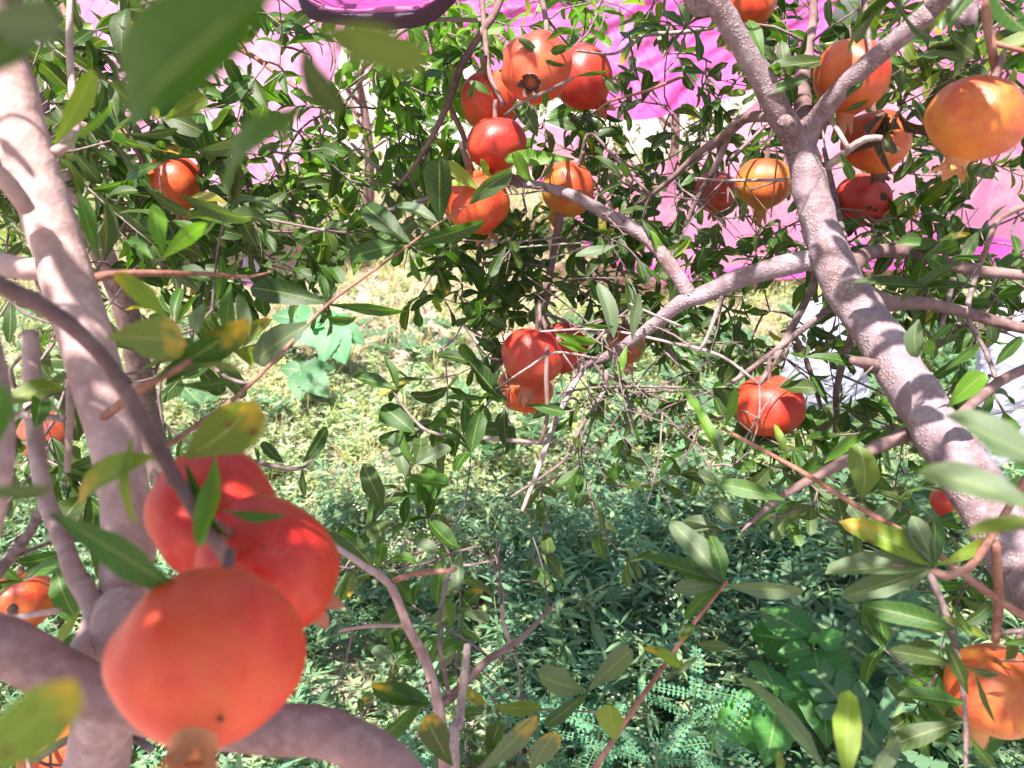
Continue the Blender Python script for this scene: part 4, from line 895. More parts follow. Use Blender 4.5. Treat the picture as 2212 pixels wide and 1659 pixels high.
# ------------------------------------------------------------------ leaves become meshes
def realise(trees):
    allV = []; allF = []; owner = []; off = 0
    for ti, t in enumerate(trees):
        for li, lf in enumerate(t.leaves):
            V, F, L = VAR[lf[1]][1]; m = np.array(lf[0]); W = V @ m[:3, :3].T + m[:3, 3]
            allV.append(W); allF.append(F + off); owner.append(np.full(len(F), len(owner))); off += len(V)
    wood = []
    for o in col.objects:
        if o.type == 'MESH' and o.name.split('.')[0] in ('limb', 'branch', 'rind', 'stem'):
            pass
    Vc = np.concatenate(allV); Fc = np.concatenate(allF)
    bvh = BVHTree.FromPolygons([tuple(v) for v in Vc], [tuple(int(x) for x in f) for f in Fc])
    own = np.concatenate(owner)
    k = 0
    for t in trees:
        scored = []
        for li, lf in enumerate(t.leaves):
            m = lf[0]; L = m.to_3x3().col[1].length; vis = 0
            for tt in (.3, .55, .8):
                q = m @ Vector((0, tt, -.05)); x, y, d = proj(q)
                if not (0 < x < 2212 and 0 < y < 1659 and d > 0): continue
                dv = q - CAM; hit = bvh.ray_cast(CAM, dv.normalized(), dv.length + .02)
                if hit[2] is None or own[hit[2]] == k + li or hit[3] > dv.length - .012: vis += 1
            c = m @ Vector((0, .5, 0)); d = max(.05, (c - CAM).length)
            scored.append(((10 if len(lf) > 4 else 0) + (vis > 0) * (1 + vis) * L / d, li))
        k += len(t.leaves)
        scored.sort(reverse=True); n_part = 300 if t in (TA, TB, TC) else (120 if t is TS else 0)
        chosen = {li for s_, li in scored[:n_part] if s_ > 0}
        inv = Matrix.Translation(-t.base)
        rest = []
        for li, lf in enumerate(t.leaves):
            if li in chosen:
                o = link('leaf', leaf_mesh(lf[1], lf[2], lf[3]), t.root); o.matrix_local = inv @ lf[0]
            else: rest.append(lf)
        if rest:
            Vs = []; Fs = []; Ts = []; Ls = []; off = 0
            for lf in rest:
                V, F, L = VAR[lf[1]][1]; m = np.array(inv @ lf[0]); Vs.append(V @ m[:3, :3].T + m[:3, 3]); Fs.append(F + off); off += len(V)
                jit = random.uniform(.8, 1.25)
                Ts.append(np.tile(np.array([PAL[lf[2]][0] * jit, PAL[lf[2]][1] * jit, PAL[lf[2]][2] * jit, 1.0 if lf[3] else 0.3]), (len(V), 1)))
                L = L.copy(); L[:, 2] = random.random(); Ls.append(L)
            o = link('foliage', mesh_np('foliage', np.concatenate(Vs), np.concatenate(Fs), np.concatenate(Ts), np.concatenate(Ls), mat=M['leaf']), t.root); o['kind'] = 'stuff'
        if t.tw:
            Vs = []; Fs = []; Ts = []; off = 0
            for V, F, T in t.tw: Vs.append(V); Fs.append(F + off); Ts.append(T + off); off += len(V)
            o = link('twigs', mesh_np('twigs', np.concatenate(Vs), [np.concatenate(Fs), np.concatenate(Ts)], mat=M['twig']), t.root); o['kind'] = 'stuff'
realise([TA, TB, TC, TS] + [t for t, h in FAR])

# ================================================================== cloth
def interp(pts, u):
    x = u * (len(pts) - 1); i = min(int(x), len(pts) - 2); f = x - i
    p = [pts[max(i - 1, 0)], pts[i], pts[i + 1], pts[min(i + 2, len(pts) - 1)]]
    return 0.5 * ((2 * p[1]) + (p[2] - p[0]) * f + (2 * p[0] - 5 * p[1] + 4 * p[2] - p[3]) * f * f + (3 * p[1] - p[0] - 3 * p[2] + p[3]) * f ** 3)
M['pink_mid'] = cloth_material('bright_pink_cloth', (0.58, 0.060, 0.36), 0.15, 0.5, 0.5)
def cloth_mesh(name, top, bot, nu, nv, amp, freq, sag, mat, seed, v0=0.0, v1=1.0, lift=0.0, cross=0.0):
    T = [P(*p) for p in top]; B = [P(*p) for p in bot]; V = []; F = []
    for j in range(nv + 1):
        v = v0 + (v1 - v0) * j / nv
        for i in range(nu + 1):
            u = i / nu
            a, b = interp(T, u), interp(B, u); p = a.lerp(b, v)
            ph = freq * u * 6.283 + 2.2 * noise.noise(Vector((u * 4, v * 2, seed))) + cross * v * 6.283
            f = math.sin(ph) * .4 + .25 * math.sin(ph * 2.3 + 1.3) + 1.3 * noise.noise(Vector((u * freq * 1.7, v * 2.4, seed + 5))) + .9 * abs(noise.noise(Vector((u * freq * 3.1 + v * 3, v * 4.5 - u * freq, seed + 2)))) + .35 * abs(noise.noise(Vector((u * freq * 8 - v * 6, v * 11, seed + 7))))
            p = p + Vector((.25 * f * amp, f * amp + sag * math.sin(v * math.pi) + lift, .30 * amp * noise.noise(Vector((u * freq, v * 3, seed + 9)))))
            V.append(tuple(p))
    for j in range(nv):
        for i in range(nu):
            a = j * (nu + 1) + i; F.append((a, a + 1, a + nu + 2, a + nu + 1))
    return mesh_np(name, np.array(V), np.array(F), mat=mat)
def cloth(name, label, top, bot, nu, nv, amp, freq, sag, mat, seed, hem=None, **kw):
    e = empty(name, (P(*bot[len(bot) // 2]).x, P(*bot[len(bot) // 2]).y, 0)); tag(e, label, 'cloth', 'pink cloths draped over the orchard')
    off = -e.location
    link('sheet', cloth_mesh('sheet', top, bot, nu, nv, amp, freq, sag, mat, seed, **kw), e, loc=off)
    if hem:
        link('hem', cloth_mesh('hem', top, bot, nu, 6, amp, freq, sag, hem, seed, v0=.90, v1=1.01, lift=-.012, **kw), e, loc=off)
    return e
cloth('hanging_cloth', 'wide sheer pink cloth with a magenta hem stretched low behind the thick limb',
      [(1090, 250, 4.29), (1180, 265, 4.36), (1270, 298, 4.44), (1373, 352, 4.52), (1450, 345, 4.52), (1543, 291, 4.60), (1700, 170, 4.68), (1900, 30, 4.76), (2100, -50, 4.76), (2330, -90, 4.76)],
      [(1120, 330, 4.13), (1200, 430, 4.13), (1285, 545, 4.13), (1390, 592, 4.16), (1500, 618, 4.21), (1640, 604, 4.29), (1800, 588, 4.36), (1950, 572, 4.44), (2100, 575, 4.52), (2330, 610, 4.60)],
      160, 80, .035, 4.2, .08, M['pink_sheer'], 3.0, hem=M['magenta'], cross=.6)
cloth('hanging_cloth', 'magenta cloth in bunched folds behind the upper fruit cluster',
      [(840, -10, 4.77), (1000, -40, 4.77), (1250, -60, 4.77), (1450, -60, 4.77), (1650, -60, 4.84), (1850, -80, 4.91)],
      [(860, 115, 4.47), (1000, 135, 4.47), (1220, 215, 4.47), (1370, 262, 4.47), (1520, 225, 4.55), (1760, 150, 4.62)],
      150, 60, .05, 4.3, .07, M['pink_mid'], 8.0, cross=2.2)
cloth('hanging_cloth', 'pale pink cloth glimpsed between the dark leaves above the pinkish limb',
      [(120, -60, 4.49), (300, -70, 4.49), (480, -70, 4.49), (640, -50, 4.49), (760, -40, 4.58)],
      [(150, 330, 4.21), (300, 380, 4.21), (450, 430, 4.21), (570, 425, 4.21), (680, 330, 4.30)],
      90, 50, .035, 2.6, .06, M['pink_pale'], 13.0, cross=.5)
cloth('hanging_cloth', 'whitish pink cloth brightly lit behind the lone yellow-orange fruit',
      [(1880, -90, 5.07), (2050, -90, 5.07), (2200, -90, 5.07), (2380, -90, 5.07)], [(1850, 120, 4.91), (2000, 200, 4.91), (2200, 330, 4.91), (2380, 400, 4.91)],
      70, 40, .04, 4, .05, M['pink_pale'], 21.0, cross=.8)
cloth('cloth_scrap', 'small purple cloth end dangling at the edge of the leaves over the weeds',
      [(560, 540, 1.7), (530, 555, 1.7), (505, 580, 1.7)], [(572, 600, 1.68), (548, 612, 1.68), (520, 614, 1.68)], 20, 14, .010, 1.5, .01, M['purple'], 31.0, hem=M['magenta'])
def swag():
    e = empty('cloth_swag', P(820, 30, 1.0)); tag(e, 'magenta cloth swag hanging from above, underside shade painted dark purple, lit upper fold bright pink', 'cloth', 'pink cloths draped over the orchard')
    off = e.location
    def loft(name, low, high, dl, dh, bulge, mat, seed, nu=60, nv=18):
        V = []; F = []
        for j in range(nv + 1):
            v = j / nv
            for i in range(nu + 1):
                u = i / nu
                a = interp([P(x, y, dl) for x, y in low], u); b = interp([P(x, y, dh) for x, y in high], u)
                p = a.lerp(b, v)
                p += Vector((0, -bulge * math.sin(v * math.pi) * math.sin(u * math.pi) + .004 * noise.noise(Vector((u * 7, v * 3, seed))), .004 * noise.noise(Vector((u * 5, v * 4, seed + 3)))))
                V.append(tuple(p - off))
        for j in range(nv):
            for i in range(nu):
                a = j * (nu + 1) + i; F.append((a, a + 1, a + nu + 2, a + nu + 1))
        link(name, mesh_np(name, np.array(V), np.array(F), mat=mat), e)
    low = [(638, -15), (668, 38), (740, 56), (830, 62), (900, 58), (960, 30), (1012, -25)]
    rim = [(640, -25), (690, 12), (760, 22), (840, 20), (900, 16), (925, 5), (1000, -45)]
    loft('underside', low, rim, 1.02, .98, .03, M['purple'], 1.0)  # dark purple stands for shade on the same magenta cloth
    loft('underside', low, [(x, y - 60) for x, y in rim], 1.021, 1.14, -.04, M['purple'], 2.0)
    loft('fold', [(x, y + 3) for x, y in rim], [(x, y - 55) for x, y in rim], .975, 1.10, .0, M['magenta'], 4.0)
    loft('fold', [(x, y - 4) for x, y in rim], [(x, y + 4) for x, y in rim], .972, .972, .003, M['pink_pale'], 5.0, nv=5)  # sunlit top edge of the cloth put into the paler colour
swag()

# ================================================================== plastic sacks
def sack(label, cx, cy, wF, hF, d, seed, mat):
    base = P(cx, cy + hF / 2, d); base.z = gz(base.x, base.y)
    W = wF / FPX * d / 2; Hh = hF / FPX * d * 1.08
    nu, nv = 56, 40; V = []; F = []
    for j in range(nv + 1):
        v = j / nv
        prof = (.75 + .35 * math.sin(v * math.pi * .9)) * (1 - .35 * v) * (1 if v < .9 else max(.15, 1 - (v - .9) * 8))
        if j == 0: prof *= .8
        for i in range(nu):
            p = 2 * math.pi * i / nu; q = Vector((math.cos(p), math.sin(p), v * 2.4))
            cr = .22 * noise.noise(q * 1.6 + Vector((seed, 0, 0))) + .14 * abs(noise.noise(q * 3.7 + Vector((0, seed, 0)))) + .08 * abs(noise.noise(q * 8 + Vector((0, seed, 3))))
            r = prof * (1 + cr)
            V.append((W * r * math.cos(p) + .10 * W * math.sin(v * 3 + seed), W * .75 * r * math.sin(p), Hh * (v + .04 * noise.noise(q * 2.2 + Vector((2, 2, seed))))))
    for j in range(nv):
        for i in range(nu):
            i2 = (i + 1) % nu; F.append((j * nu + i, j * nu + i2, (j + 1) * nu + i2, (j + 1) * nu + i))
    o = link('plastic_sack', mesh_np('plastic_sack', np.array(V), np.array(F), smooth=False, mat=mat), loc=base)
    tag(o, label, 'sack', 'pale plastic sacks among the weeds')
sack('crumpled pale lavender plastic sack left of the thick limb behind thin branches', 1772, 775, 180, 280, 2.96, 3.0, M['plastic'])
sack('crumpled pale plastic sack with a pinkish patch, to the right of the thick limb', 2150, 810, 190, 400, 2.68, 9.0, M['plastic'])

# ================================================================== weeds one can tell apart
def serrate_leaf(seed, wide=.62):
    """broad ovate leaf with a toothed edge, veins pressed in"""
    r = random.Random(seed); nseg = 14; us = np.linspace(-1, 1, 7); V = []; L = []; F = []
    for i in range(nseg + 1):
        t = i / nseg
        w_ = wide * .5 * (math.sin(math.pi * min(1, t ** .72)) ** .85 if 0 < t < 1 else 0) + (.012 if t == 0 else 0)
        tooth = 1.0 + (.07 if i % 2 else -.05)
        for u in us:
            x = u * w_ * (tooth if abs(u) == 1 else 1)
            ve = .012 * math.sin(t * 44 - abs(u) * 8)
            z = .16 * abs(u) * w_ - .30 * t * t - .10 * u * u * w_ + ve * (abs(u) > .1)
            V.append((x, t, z)); L.append((u, t, 0))
    k = len(us)
    for i in range(nseg):
        for j in range(k - 1): a = i * k + j; F.append((a, a + 1, a + k + 1, a + k))
    return np.array(V), np.array(F), np.array(L)
def broad_plant(name, label, stems, leaves, mat, tint):
    x, y, d = stems[0]; top = P(*stems[0]); base = Vector((top.x + .02, top.y + .05, 0)); base.z = gz(base.x, base.y)
    e = empty(name, base); tag(e, label, 'plant', 'broad-leaved weeds')
    for s_ in stems:
        p = P(*s_); path = catmull([(Vector((0, 0, -.01)), .004), ((p - base) * .5 + Vector((.01, 0, .02)), .0034), (p - base, .0022)], .02)
        V, F, T = tube_arrays(path, 7, .08, 1.0); link('stem', mesh_np('stem', V, [F, T], mat=M['stem']), e)
    for b, t, w_, jit in leaves:
        p0, p1 = P(*b), P(*t); ax = p1 - p0; n = Vector((0, -.75, .8)) + rnd_unit() * .22
        V, F, L = serrate_leaf(random.randrange(999), w_ * .9)
        tt = np.tile(np.array([tint[0] * jit, tint[1] * jit, tint[2] * jit, 0]), (len(V), 1))
        o = link('leaf', mesh_np('leaf', V, F, tt, L, mat=mat), e); o.matrix_local = leaf_matrix(p0 - base, ax, n, ax.length)
M['stem'] = simple('green_stem', (.10, .17, .05), .6)
DB = 1.50
broad_plant('broad_leaf_weed', 'tall broad-leaved green weed with a long toothed leaf pointing down', [(1757, 1393, DB)],
    [((1760, 1405, DB), (1795, 1570, DB - .16), .72, 1.0), ((1748, 1375, DB), (1640, 1290, DB + .1), .75, 1.0), ((1765, 1389, DB), (1832, 1370, DB), .75, 1.2), ((1750, 1398, DB), (1688, 1408, DB - .02), .7, 1.1), ((1745, 1385, DB + .05), (1600, 1370, DB + .15), .8, .8), ((1765, 1400, DB + .03), (1870, 1480, DB + .02), .75, .8), ((1762, 1385, DB), (1740, 1330, DB + .12), .8, .9), ((1757, 1393, DB), (1762, 1372, DB - .02), .7, 1.5)], M['broad'], (.052, .175, .034))
broad_plant('broad_leaf_weed', 'low broad-leaved weed with a cross of toothed leaves beside the feathery sprigs', [(1675, 1503, DB - .1)],
    [((1673, 1493, DB - .1), (1650, 1402, DB), .85, 1.0), ((1677, 1510, DB - .1), (1672, 1634, DB - .2), .78, 1.1), ((1662, 1508, DB - .1), (1545, 1605, DB - .14), .72, 1.5), ((1685, 1503, DB - .1), (1722, 1500, DB - .1), .75, 1.2), ((1690, 1510, DB - .08), (1760, 1600, DB - .05), .7, .8), ((1660, 1520, DB - .08), (1600, 1650, DB - .1), .7, .8), ((1675, 1503, DB - .1), (1680, 1488, DB - .11), .7, 1.5)], M['broad'], (.056, .185, .036))
broad_plant('broad_leaf_weed', 'pale broad-leaved weed standing alone in the sunlit patch', [(720, 705, 3.2), (640, 690, 3.3)],
    [((717, 702, 3.2), (735, 772, 3.1), .85, 1.3), ((725, 700, 3.2), (782, 735, 3.15), .7, 1.1), ((715, 700, 3.2), (668, 668, 3.3), .8, 1.3), ((640, 690, 3.3), (585, 672, 3.3), .8, .7), ((640, 690, 3.3), (700, 740, 3.2), .7, 1.0), ((645, 692, 3.3), (610, 740, 3.2), .7, 1.0), ((640, 690, 3.3), (650, 640, 3.4), .8, 1.1), ((720, 705, 3.2), (690, 770, 3.1), .7, 1.0), ((720, 705, 3.2), (745, 660, 3.3), .7, 1.2)], M['broad'], (.07, .20, .10))
broad_plant('broad_leaf_weed', 'dark broad-leaved weed low beneath the pale sunlit one', [(650, 800, 3.0)],
    [((650, 800, 3.0), (600, 790, 3.0), .8, 1.0), ((650, 800, 3.0), (720, 790, 3.0), .7, .9), ((650, 800, 3.0), (640, 850, 2.9), .8, 1.1), ((655, 800, 3.0), (700, 840, 2.9), .8, 1.2), ((650, 800, 3.0), (660, 765, 3.1), .8, 1.0)], M['broad'], (.05, .14, .06))

def pinnate_frond(seed, n=11):
    r = random.Random(seed); V = []; F = []; L = []
    for i in range(n):
        t = .12 + .86 * i / n; s_ = .115 * (1 - .5 * abs(t - .45))
        for sg in (-1, 1):
            b = len(V); y0 = t; z0 = -.25 * t * t; ln = s_ * r.uniform(.9, 1.1)
            pts = [(0, y0, z0), (sg * ln * .5, y0 - .028, z0 + .012), (sg * ln, y0 + .012, z0 + .008), (sg * ln * .55, y0 + .042, z0 + .012)]
            V += pts; L += [(0.2, 0, 0), (.5, .3, 0), (1, .9, 0), (.5, .3, 0)]
            F.append((b, b + 1, b + 2, b + 3) if sg > 0 else (b, b + 3, b + 2, b + 1))
    b = len(V)
    for i in range(5):
        t = i / 4
        V += [(-.008, t, -.25 * t * t), (.008, t, -.25 * t * t)]; L += [(0, t, 0), (0, t, 0)]
    for i in range(4): a = b + i * 2; F.append((a, a + 1, a + 3, a + 2))
    return np.array(V), np.array(F), np.array(L)
def lobed_leaf(seed, n=5):
    r = random.Random(seed); V = []; F = []; L = []
    m = 2 * n + 2
    for i in range(m):
        t = i / (m - 1); z = -.3 * t * t; w_ = .03 + .02 * math.sin(t * 3.1)
        V += [(-w_, t, z), (w_, t, z)]; L += [(-.1, t, 0), (.1, t, 0)]
    for i in range(m - 1): a = i * 2; F.append((a, a + 1, a + 3, a + 2))
    for i in range(n):
        k = 2 * i + 1; t0 = k / (m - 1); t1 = (k + 1) / (m - 1); ln = .30 * math.sin(math.pi * (t0 * .75 + .2)) * r.uniform(.8, 1.2)
        for sg in (-1, 1):
            b = len(V); x0 = sg * .03
            V += [(x0, t0 - .01, -.3 * t0 * t0), (x0, t1 + .015, -.3 * t1 * t1), (sg * ln * .6, t1 + .12, -.3 * t1 * t1 + .02), (sg * ln * .7, t0 + .02, -.3 * t0 * t0 + .02),
                  (sg * ln, t1 + .14, -.3 * t1 * t1), (sg * ln * 1.05, t0 + .09, -.3 * t0 * t0)]
            L += [(.1, t0, 0), (.1, t1, 0), (.6, t1, 0), (.6, t0, 0), (1, t1, 0), (1, t0, 0)]
            for q in ((0, 3, 2, 1), (3, 5, 4, 2)):
                F.append(tuple(b + x for x in (q if sg > 0 else q[::-1])))
    return np.array(V), np.array(F), np.array(L)
def leafy_weed(name, label, cat, group, top, n, length, kind, tint, spread=1.0, mat=None):
    p = P(*top); base = Vector((p.x, p.y + .03, 0)); base.z = gz(base.x, base.y)
    e = empty(name, base); tag(e, label, cat, group)
    path = catmull([(Vector((0, 0, -.01)), .003), ((p - base) * .5 + rnd_unit() * .01, .0024), (p - base, .0014)], .02)
    V, F, T = tube_arrays(path, 6, .08, 1.0); link('stem', mesh_np('stem', V, [F, T], mat=M['stem']), e)
    for k in range(n):
        t = .35 + .65 * k / n; q = path[int(t * (len(path) - 1))][0]; an = k * 2.4 + random.random()
        ax = Vector((math.cos(an), math.sin(an), random.uniform(.1, .7))) * spread
        V, F, L = (pinnate_frond if kind == 'pinnate' else lobed_leaf)(random.randrange(999))
        j = random.uniform(.85, 1.3)
        tt = np.tile(np.array([tint[0] * j, tint[1] * j, tint[2] * j, 0]), (len(V), 1))
        o = link('frond' if kind == 'pinnate' else 'leaf', mesh_np('frond', V, F, tt, L, mat=mat or M['weed']), e)
        o.matrix_local = leaf_matrix(q, ax, Vector((0, -.3, 1)) + rnd_unit() * .25, length * random.uniform(.75, 1.15))
for top, lab in [((1545, 1560, 1.28), 'mint green feathery weed at the foot of the low broad-leaved weed'), ((1505, 1480, 1.42), 'mint green feathery weed just left of the broad toothed leaves'), ((1300, 1530, 1.32), 'feathery weed beside the yellow-green leaf of the reddish twig'), ((1190, 1500, 1.40), 'feathery weed in the shade below the branching shoot'), ((1420, 1610, 1.22), 'bright feathery weed at the bottom edge among white flower dots'), ((1290, 1210, 1.95), 'feathery weed in the deep shade under the twigs'), ((860, 1560, 1.3), 'feathery weed behind the end of the brown bough')]:
    leafy_weed('feathery_weed', lab, 'weed', 'feathery weeds', top, 11, .12, 'pinnate', (.10, .26, .16))
for top, lab in [((1905, 1400, 1.55), 'lobed grey-green weed right of the tall broad-leaved one'), ((1930, 1330, 1.75), 'lobed grey-green weed behind the grey leaf cluster'), ((1930, 1570, 1.3), 'lobed grey-green weed in front of the hanging striped fruit'), ((1800, 1240, 1.95), 'lobed weed above the broad toothed leaves'), ((2010, 1440, 1.5), 'lobed weed beside the dark hanging twig'), ((1960, 1030, 2.0), 'lobed weed glimpsed below the thick limb')]:
    leafy_weed('lobed_weed', lab, 'weed', 'lobed weeds', top, 9, .15, 'lobed', (.085, .17, .085))

# ================================================================== ground cover (beyond counting)
def simple_leaf(base, ax, nrm, L, wd, fold=.2, droop=.25, col3=(1, 1, 1), seg=2):
    y = ax.normalized(); z = nrm - y * nrm.dot(y)
    z = z.normalized() if z.length > 1e-4 else y.orthogonal().normalized(); x = y.cross(z)
    V = [base]; L_ = [(0, 0, 0)]
    if seg == 1:
        m = base + y * L * .5 - z * droop * L * .2
        V = [base, m + x * wd + z * fold * wd, base + y * L - z * droop * L, m - x * wd + z * fold * wd]
        return V, [(0, 1, 2, 3)], [(.2, 0, 0), (1, .5, 0), (0.2, 1, 0), (-1, .5, 0)]
    m1 = base + y * L * .35 - z * droop * L * .12; m2 = base + y * L * .7 - z * droop * L * .49
    V = [base, m1 + x * wd + z * fold * wd, m1, m1 - x * wd + z * fold * wd, m2 + x * wd * .75 + z * fold * wd, m2, m2 - x * wd * .75 + z * fold * wd, base + y * L - z * droop * L]
    F = [(0, 1, 2, 2), (0, 2, 3, 3), (1, 4, 5, 2), (2, 5, 6, 3), (4, 7, 5, 5), (5, 7, 6, 6)]
    return V, F, [(0, 0, 0), (1, .35, 0), (0, .35, 0), (-1, .35, 0), (1, .7, 0), (0, .7, 0), (-1, .7, 0), (0, 1, 0)]
def plant_template(kind, seed):
    r = random.Random(seed); V = []; Q = []; T = []; L = []; C = []
    def put(v, f, l, c):
        b = len(V); V.extend([tuple(x) for x in v]); L.extend(l); C.extend([c] * len(v))
        for q in f:
            if len(set(q)) == 4: Q.append(tuple(b + i for i in q))
            else: T.append(tuple(b + i for i in dict.fromkeys(q)))
    def ru(z0=-1, z1=1): return Vector((r.uniform(-1, 1), r.uniform(-1, 1), r.uniform(z0, z1)))
    if kind in ('ovate', 'lance', 'mat'):
        h = {'ovate': r.uniform(.10, .20), 'lance': r.uniform(.12, .24), 'mat': r.uniform(.03, .07)}[kind]
        lean = Vector((r.uniform(-.4, .4), r.uniform(-.4, .4), 1)) * h
        nod = {'ovate': 5, 'lance': 6, 'mat': 4}[kind]
        for k in range(nod):
            t = .25 + .75 * k / (nod - 1); p = lean * t; a0 = r.uniform(0, 6.28)
            for s_ in range(2 if k < nod - 1 else 4):
                an = a0 + s_ * (3.14 if k < nod - 1 else 1.57)
                ax = Vector((math.cos(an), math.sin(an), r.uniform(.0, .8)))
                ln = {'ovate': r.uniform(.022, .042), 'lance': r.uniform(.035, .06), 'mat': r.uniform(.014, .026)}[kind]
                wd = ln * {'ovate': .21, 'lance': .10, 'mat': .30}[kind]
                v, f, l = simple_leaf(p, ax, Vector((0, 0, 1)) + ru() * .5, ln, wd, r.uniform(.1, .5), r.uniform(0, .5), seg=2 if kind != 'mat' else 1)
                j = r.uniform(.75, 1.25); put(v, f, l, (j, j, j))
        v = [Vector((-.0012, 0, 0)), Vector((.0012, 0, 0)), lean + Vector((.0008, 0, 0)), lean + Vector((-.0008, 0, 0))]
        put(v, [(0, 1, 2, 3)], [(0, 0, 0)] * 4, (.9, .8, .6)); v = [Vector((0, -.0012, 0)), Vector((0, .0012, 0)), lean + Vector((0, .0008, 0)), lean + Vector((0, -.0008, 0))]
        put(v, [(0, 1, 2, 3)], [(0, 0, 0)] * 4, (.9, .8, .6))
    elif kind == 'grass':
        for k in range(9):
            a = r.uniform(0, 6.28); ln = r.uniform(.08, .20); out = Vector((math.cos(a), math.sin(a), 0)); sd = Vector((-out.y, out.x, 0)) * r.uniform(.0012, .0022)
            p0 = out * .008; p1 = p0 + out * ln * .18 + Vector((0, 0, ln * .55)); p2 = p0 + out * ln * .6 + Vector((0, 0, ln * r.uniform(.5, .95)))
            j = r.uniform(.7, 1.3); put([p0 - sd, p0 + sd, p1 + sd, p1 - sd, p2], [(0, 1, 2, 3), (3, 2, 4, 4)], [(.3, 0, 0)] * 5, (j * 1.1, j, j * .8))
    elif kind == 'pinn':
        for k in range(4):
            a = r.uniform(0, 6.28); ax = Vector((math.cos(a), math.sin(a), r.uniform(.3, .9))); v, f, l = pinnate_frond(seed * 7 + k, 8)
            m = leaf_matrix(Vector((0, 0, .03)), ax, Vector((0, 0, 1)) + ru() * .3, r.uniform(.06, .11)); j = r.uniform(.8, 1.3)
            put([m @ Vector(x) for x in v], [tuple(q) for q in f], [tuple(x) for x in l], (j * .9, j, j * 1.2))
    elif kind == 'lobe':
        for k in range(6):
            a = k * 1.05 + r.random(); ax = Vector((math.cos(a), math.sin(a), r.uniform(.3, 1.2))); v, f, l = lobed_leaf(seed * 7 + k, 4)
            m = leaf_matrix(Vector((0, 0, r.uniform(.02, .12))), ax, Vector((0, 0, 1)) + ru() * .3, r.uniform(.06, .12)); j = r.uniform(.8, 1.2)
            put([m @ Vector(x) for x in v], [tuple(q) for q in f], [tuple(x) for x in l], (j, j, j))
    elif kind == 'litter':
        for k in range(5):
            p = ru(0, 0) * .05 + Vector((0, 0, r.uniform(.002, .02))); ax = ru(-.2, .4); ln = r.uniform(.02, .05)
            v, f, l = simple_leaf(p, ax, Vector((0, 0, 1)) + ru() * .9, ln, ln * .22, r.uniform(.3, 1.2), r.uniform(-.4, .7))
            j = r.uniform(.6, 1.3); put(v, f, l, (j, j, j))
    elif kind == 'straw':
        for k in range(5):
            p = ru(0, 0) * .05 + Vector((0, 0, .008)); a = r.uniform(0, 6.28); q = p + Vector((math.cos(a), math.sin(a), r.uniform(-.05, .35))) * r.uniform(.05, .14); sd = Vector((-math.sin(a), math.cos(a), .3)) * .0011
            put([p - sd, p + sd, q + sd, q - sd], [(0, 1, 2, 3)], [(.3, 0, 0)] * 4, (1, 1, 1))
    elif kind == 'flower':
        for k in range(5):
            p = Vector((r.uniform(-.05, .05), r.uniform(-.05, .05), r.uniform(.10, .20)))
            for q in range(3):
                s_ = p + ru() * .010; rr = r.uniform(.0022, .0038); n6 = 6
                v = [s_ + Vector((0, 0, rr * .6))] + [s_ + Vector((rr * math.cos(i * 1.047), rr * math.sin(i * 1.047), 0)) for i in range(n6)] + [s_ - Vector((0, 0, rr * .6))]
                f = [(0, 1 + i, 1 + (i + 1) % n6, 0) for i in range(n6)] + [(7, 1 + (i + 1) % n6, 1 + i, 7) for i in range(n6)]
                put(v, f, [(.3, .5, 0)] * 8, (1, 1, 1))
            sd = Vector((.0006, 0, 0)); put([Vector((0, 0, 0)) - sd, sd, p + sd, p - sd], [(0, 1, 2, 3)], [(.3, 0, 0)] * 4, (.25, .35, .15))
    return np.array(V), np.array(Q, np.int64).reshape(-1, 4), np.array(T, np.int64).reshape(-1, 3), np.array(L, float), np.array(C)
def scatter(name, label, kind, pts, scale, palette, mat, ntemp=8, tilt=.25):
    if isinstance(pts, list): pts = np.array(pts)
    temps = [plant_template(kind, 50 + i) for i in range(ntemp)]
    idx = rng.integers(0, ntemp, len(pts)); Vs = []; Qs = []; Ts = []; Ls = []; Cs = []; off = 0
    pal = np.array(palette)
    for k, (V, Q, T, L, C) in enumerate(temps):
        sel = np.where(idx == k)[0]; n = len(sel)
        if not n: continue
        a = rng.uniform(0, 2 * np.pi, n); s_ = scale * rng.uniform(.65, 1.3, n)
        tx, ty = rng.normal(0, tilt, n), rng.normal(0, tilt, n)
        ca, sa = np.cos(a), np.sin(a)
        X = (V[None, :, 0] * ca[:, None] - V[None, :, 1] * sa[:, None]); Y = (V[None, :, 0] * sa[:, None] + V[None, :, 1] * ca[:, None]); Z = np.repeat(V[None, :, 2], n, 0)
        X = X + Z * tx[:, None]; Y = Y + Z * ty[:, None]
        W = np.stack([X, Y, Z], -1) * s_[:, None, None] + pts[sel][:, None, :]
        base = off + np.arange(n)[:, None, None] * len(V)
        Vs.append(W.reshape(-1, 3)); 
        if len(Q): Qs.append((Q[None] + base).reshape(-1, 4))
        if len(T): Ts.append((T[None] + base).reshape(-1, 3))
        pc = pal[rng.integers(0, len(pal), n)] * rng.uniform(.8, 1.25, (n, 1))
        cc = pc[:, None, :] * C[None]
        Cs.append(np.concatenate([cc, np.zeros((n, len(V), 1))], -1).reshape(-1, 4)); Ls.append(np.tile(L, (n, 1))); off += n * len(V)
    F = ([np.concatenate(Qs)] if Qs else []) + ([np.concatenate(Ts)] if Ts else [])
    o = link(name, mesh_np(name, np.concatenate(Vs), F, np.concatenate(Cs), np.concatenate(Ls), mat=mat)); tag(o, label, None, kind='stuff')
    return o
def ground_pts(n, d0, d1, dens=None, side=1.25):
    out = []
    while len(out) < n:
        y = math.sqrt(random.uniform(d0 * d0, d1 * d1)); x = random.uniform(-1, 1) * (y * .72 + .25) * side
        if dens and random.random() > dens(x, y): continue
        out.append((x, y, gz(x, y) - .004))
    return np.array(out)
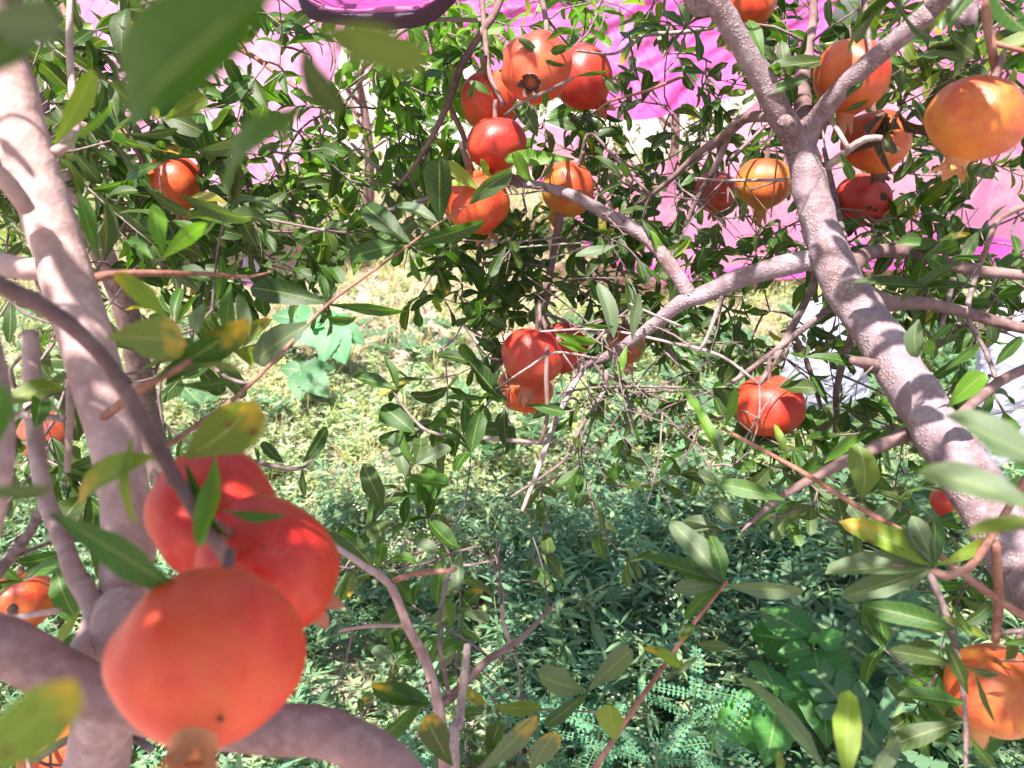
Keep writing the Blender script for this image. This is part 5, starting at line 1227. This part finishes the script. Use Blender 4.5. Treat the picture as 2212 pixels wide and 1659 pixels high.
def patch(x, y, s, o): return noise.noise(Vector((x * s, y * s, o)))
def thin(x, y):      # soil shows more the farther out, in patches
    t = max(0, min(1, (y - 1.7) / 1.7)); p = patch(x, y, 1.3, 4.0) * .9 + .5
    return max(.05, (1 - t * (.60 + .6 * (1 - p))) * (.55 + .9 * max(0, min(.5, patch(x, y, 3.1, 9.0) + .35))))
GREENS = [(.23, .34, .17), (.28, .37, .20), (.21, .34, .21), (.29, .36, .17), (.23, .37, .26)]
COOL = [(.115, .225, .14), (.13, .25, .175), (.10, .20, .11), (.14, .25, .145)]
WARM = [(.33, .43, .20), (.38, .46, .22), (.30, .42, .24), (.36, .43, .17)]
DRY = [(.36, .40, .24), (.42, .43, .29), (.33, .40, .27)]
STRAW = [(.48, .40, .26), (.42, .34, .22), (.36, .27, .18), (.52, .45, .33)]
LITTER = [(.22, .12, .07), (.30, .19, .11), (.16, .09, .06), (.34, .25, .16)]
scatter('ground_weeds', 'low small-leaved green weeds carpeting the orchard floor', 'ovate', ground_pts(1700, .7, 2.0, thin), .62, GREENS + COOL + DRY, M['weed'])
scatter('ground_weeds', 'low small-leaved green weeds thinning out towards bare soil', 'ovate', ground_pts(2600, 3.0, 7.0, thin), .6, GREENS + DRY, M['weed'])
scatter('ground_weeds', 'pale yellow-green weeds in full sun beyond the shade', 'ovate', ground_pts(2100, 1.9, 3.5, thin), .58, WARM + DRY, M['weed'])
scatter('lance_weeds', 'narrow-leaved weeds standing through the ground cover', 'lance', ground_pts(600, .7, 2.0, thin), .85, COOL + GREENS[:3], M['weed'])
scatter('creeping_weeds', 'tiny round-leaved creeping weeds close to the soil', 'mat', ground_pts(3200, .7, 2.1, thin), 1.1, GREENS + COOL[:2] + DRY, M['weed'])
scatter('creeping_weeds', 'tiny pale creeping weeds thinning out over the sunlit soil', 'mat', ground_pts(6000, 2.0, 6.0, thin), 1.1, WARM + DRY, M['weed'])
scatter('feathery_ground_weeds', 'small feathery weeds mixed into the ground cover', 'pinn', ground_pts(420, .8, 3.0), .9, [(.10, .25, .17), (.09, .22, .14)], M['weed'])
scatter('lobed_ground_weeds', 'lobed grey-green weeds mixed into the ground cover', 'lobe', ground_pts(450, .8, 3.6, lambda x, y: .25 + .75 * (x > .3)), 1.0, [(.085, .17, .09), (.07, .15, .075)], M['weed'])
def bushy(x, y): return (0 if x > .33 and y < 1.55 else 1.0) if (.02 < x - .12 * (y - 1.5) < .85 and 1.15 < y < 1.85) else .006
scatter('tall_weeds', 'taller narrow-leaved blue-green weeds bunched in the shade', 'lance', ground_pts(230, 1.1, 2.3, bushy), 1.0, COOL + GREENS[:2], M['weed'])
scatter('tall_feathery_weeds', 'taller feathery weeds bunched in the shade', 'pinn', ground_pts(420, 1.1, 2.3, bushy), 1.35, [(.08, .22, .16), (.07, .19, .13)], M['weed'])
scatter('grass', 'thin pale grass blades among the weeds', 'grass', ground_pts(9500, .8, 9.5, lambda x, y: .3 + .7 * (y > 2.0)), .85, [(.26, .30, .11), (.32, .33, .15), (.20, .27, .10), (.40, .37, .21)], M['weed'])
scatter('straw', 'dry straw lying on the soil', 'straw', ground_pts(16000, .8, 8.0, lambda x, y: .45 + .55 * (y > 2.0)), 1.1, STRAW, M['weed'])
scatter('leaf_litter', 'fallen brown leaves scattered on the soil', 'litter', ground_pts(3600, .8, 6.5), .9, LITTER, M['weed'])
fp = [P(x + random.gauss(0, 55), y + random.gauss(0, 35), d) for x, y, d, n in ((1560, 1640, 1.3, 10), (1380, 1400, 1.6, 9), (1210, 1180, 2.0, 8), (1700, 1640, 1.25, 6), (1980, 1630, 1.2, 6), (1540, 1450, 1.5, 8), (1330, 1280, 1.8, 8), (1600, 1180, 2.0, 8), (900, 1180, 2.1, 8)) for _ in range(n)]
scatter('white_flowers', 'tiny white flower heads dotting the weeds', 'flower', [(p.x, p.y, gz(p.x, p.y)) for p in fp], 1.0, [(.72, .70, .58)], M['weed'])
